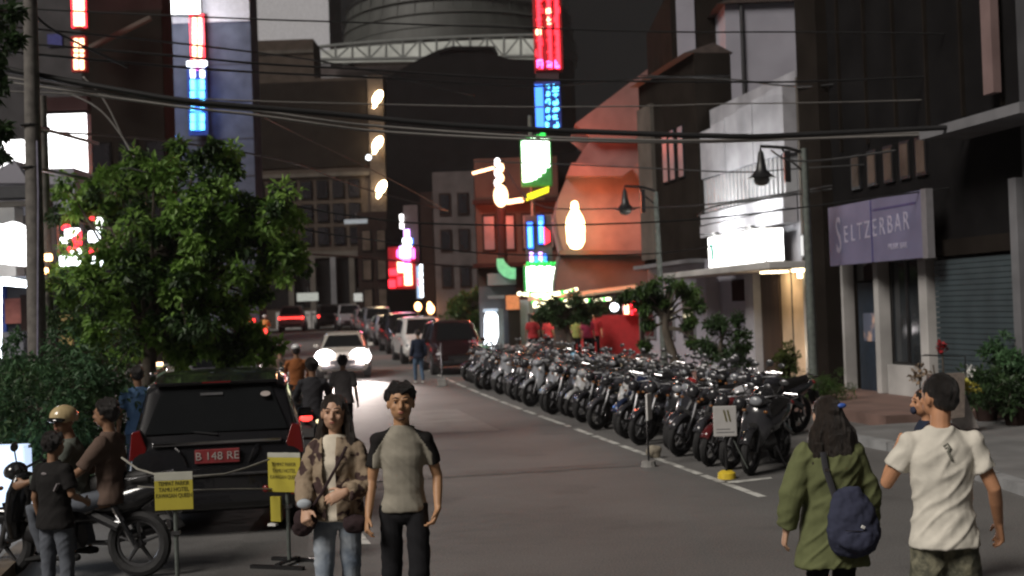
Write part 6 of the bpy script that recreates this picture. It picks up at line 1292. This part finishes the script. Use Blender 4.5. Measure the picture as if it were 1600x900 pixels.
# ================================================================ STREET FURNITURE
mk('notice_yellow', (.42, .36, .04), .55, var=.1, scale=3); mk('notice_pale', (.42, .42, .36), .55, var=.1); mk('notice_text', (.09, .08, .015), .6)
def notice(px, py, d, w_, h_, rz, label, foot, lean=0, dim=1):
    hr = .22 if not lean else lean
    p = pt(px, py, d); o = thing('notice_stand', label, 'sign', (p.x, d, 0), rz); z0, z1 = p.z-h_/2, p.z+h_/2
    b = MB().bb(-w_/2, w_/2, -.012, .0, z0, z1-hr*h_).build('board', 'notice_yellow', o, bevel=.003); MB().bb(-w_/2, w_/2, -.012, 0, z1-hr*h_, z1).build('header', 'notice_pale', o, bevel=.003)
    for j, s_ in enumerate(('TEMPAT PARKIR', 'TAMU HOTEL', 'KAWASAN QUEEN')): text(s_, .048, 'notice_text', b, (0, -.014, z1-.30*h_-j*.16*h_), (R(90), 0, 0), ext=.001, sx=.70 if j != 1 else .8)
    MB().tube([(.0, .03, .02), (.0, .03, z1)], .018, 8).build('post', 'pole_steel', o)
    for y in (-.18, .18): MB().bb(-.26, .26, y-.025, y+.025, .0, .03).build('foot', 'black_paint', o)
    MB().bb(-.025, .025, -.18, .18, .03, .045).build('foot_bar', 'black_paint', o); MB().bb(-.03, .03, .0, .06, .5, .53).build('clamp', 'steel', o)
    return o, p
n1, np1 = notice(272, 767, 10.2, .30, .30, R(4), 'yellow notice board with a pale header, left one by the parked bike', True)
n2, np2 = notice(445, 738, 11.4, .33, .35, R(-20), 'dull yellow notice board, right one beside the woman in floral', True, lean=.12)
MB().ell((-.17, -.05, .68), (.035, .02, .035), 8, 6).build('reflector', 'red_lens', n2, True); MB().box((-.12, -.03, .36), (.08, .05, .02)).build('bracket', 'white_paint', n2)
MB().box((-.08, -.03, .50), (.10, .03, .22)).build('tag', 'notice_yellow', n2)
rp = tag(MB().tube([pt(190, 715, 10.9), pt(215, 733, 10.8), pt(245, 742, 10.6), pt(300, 745, 10.7), pt(350, 741, 10.9), pt(385, 731, 11.1), pt(420, 718, 11.4)], .009, 6).build('barrier_rope', mk('rope', (.25, .24, .21), .8), None, True), 'upper slack pale rope strung behind the two yellow notices', 'rope')
rp2 = tag(MB().tube([pt(215, 760, 10.7), pt(300, 766, 10.7), pt(365, 764, 11.0), pt(425, 764, 11.4)], .006, 6).build('barrier_rope', 'rope', None, True), 'lower thin rope strung across the tail of the black car', 'rope')
# white board on a post with a yellow foot
p = gp(1136, 748); wb = thing('sign_stand', 'white notice board on a post with a yellow concrete foot before the motorbikes', 'sign', (p.x, p.y, 0), R(-3)); zt_, zb_ = pt(1135, 634, p.y).z, pt(1135, 682, p.y).z
MB().bb(-.145, .145, -.02, .0, zb_, zt_).build('board', mk('board_white', (.42, .41, .40), .6, var=.08), wb, bevel=.012)
for x in (-.01, .035): MB().slab([(x-.012, -.024, zt_-.05), (x+.006, -.024, zt_-.05), (x+.036, -.024, zt_-.19), (x+.018, -.024, zt_-.19)], .004).build('stroke', 'notice_text', wb)
MB().bb(-.11, .11, -.0235, -.0205, zb_+.05, zb_+.06).build('print_line', 'w_grey', wb); MB().bb(-.11, .06, -.0235, -.0205, zb_+.09, zb_+.098).build('print_line', 'w_grey', wb)
MB().tube([(0, .02, .05), (0, .02, zt_-.02)], .018, 8).build('post', 'black_paint', wb); MB().tube([(0, .02, 0), (0, .02, .07), (0, .02, .10)], [.115, .11, .07], 14).build('foot', 'yellow_paint', wb, True)
MB().tube([(.10, 0, zb_-.05), (.26, .0, .12)], .008, 5).build('stay', 'pole_steel', wb)
d = 19; p = pt(1014, 655, d); w2_ = thing('slim_board', 'slim white board seen edge on among the motorbikes', 'sign', (p.x, d, 0), R(72)); za, zb_ = pt(1014, 612, 17.7).z, pt(1014, 656, 17.7).z
p = pt(1014, 640, 17.4); w2_.location = (p.x, 17.4, 0); za, zb_ = pt(1014, 615, 17.4).z, pt(1014, 656, 17.4).z
MB().bb(-.14, .14, -.012, .012, zb_, za).build('board', 'white_paint', w2_, bevel=.004); MB().tube([(0, .03, .05), (0, .03, za)], .015, 8).build('post', 'black_paint', w2_); MB().tube([(0, .03, 0), (0, .03, .08)], [.11, .09], 12).build('foot', 'concrete', w2_)
p = gp(1022, 716); rk = MB(); rk.ell((0, 0, .09), (.12, .10, .10), 10, 7); me = merged(rk, 'stone', .02, 1, lambda c: .03*fn(c, 9)); st_o = tag(link('stone_block', me, mk('stone_beige', (.25, .22, .17), .9, bump=.5)), 'rough beige stone block holding the kerb line before the motorbikes', 'stone'); st_o.location = (p.x, p.y, 0)
p = gp(691, 600, .12); po = thing('kerb_post', 'thin post in a concrete foot beside the dark red car', 'post', (p.x, p.y, gz(p.y))); MB().tube([(0, 0, 0), (0, 0, 1.25)], .022, 8).build('shaft', 'steel', po); MB().bb(-.13, .13, -.13, .13, 0, .22).build('foot', 'concrete', po, bevel=.02)

# ---------------------------------------------------------------- thin night haze
mh = bpy.data.materials.new('night_haze'); mh.use_nodes = True; n_ = mh.node_tree; n_.nodes.remove(n_.nodes['Principled BSDF'])
pv = n_.nodes.new('ShaderNodeVolumePrincipled'); pv.inputs['Color'].default_value = (.9, .88, .88, 1); pv.inputs['Density'].default_value = .00028; pv.inputs['Anisotropy'].default_value = .2
n_.links.new(pv.outputs[0], n_.nodes['Material Output'].inputs['Volume'])
hz = stuff(MB().bb(-75, 75, -16, 195, -1.1, 60).build('haze', mh))
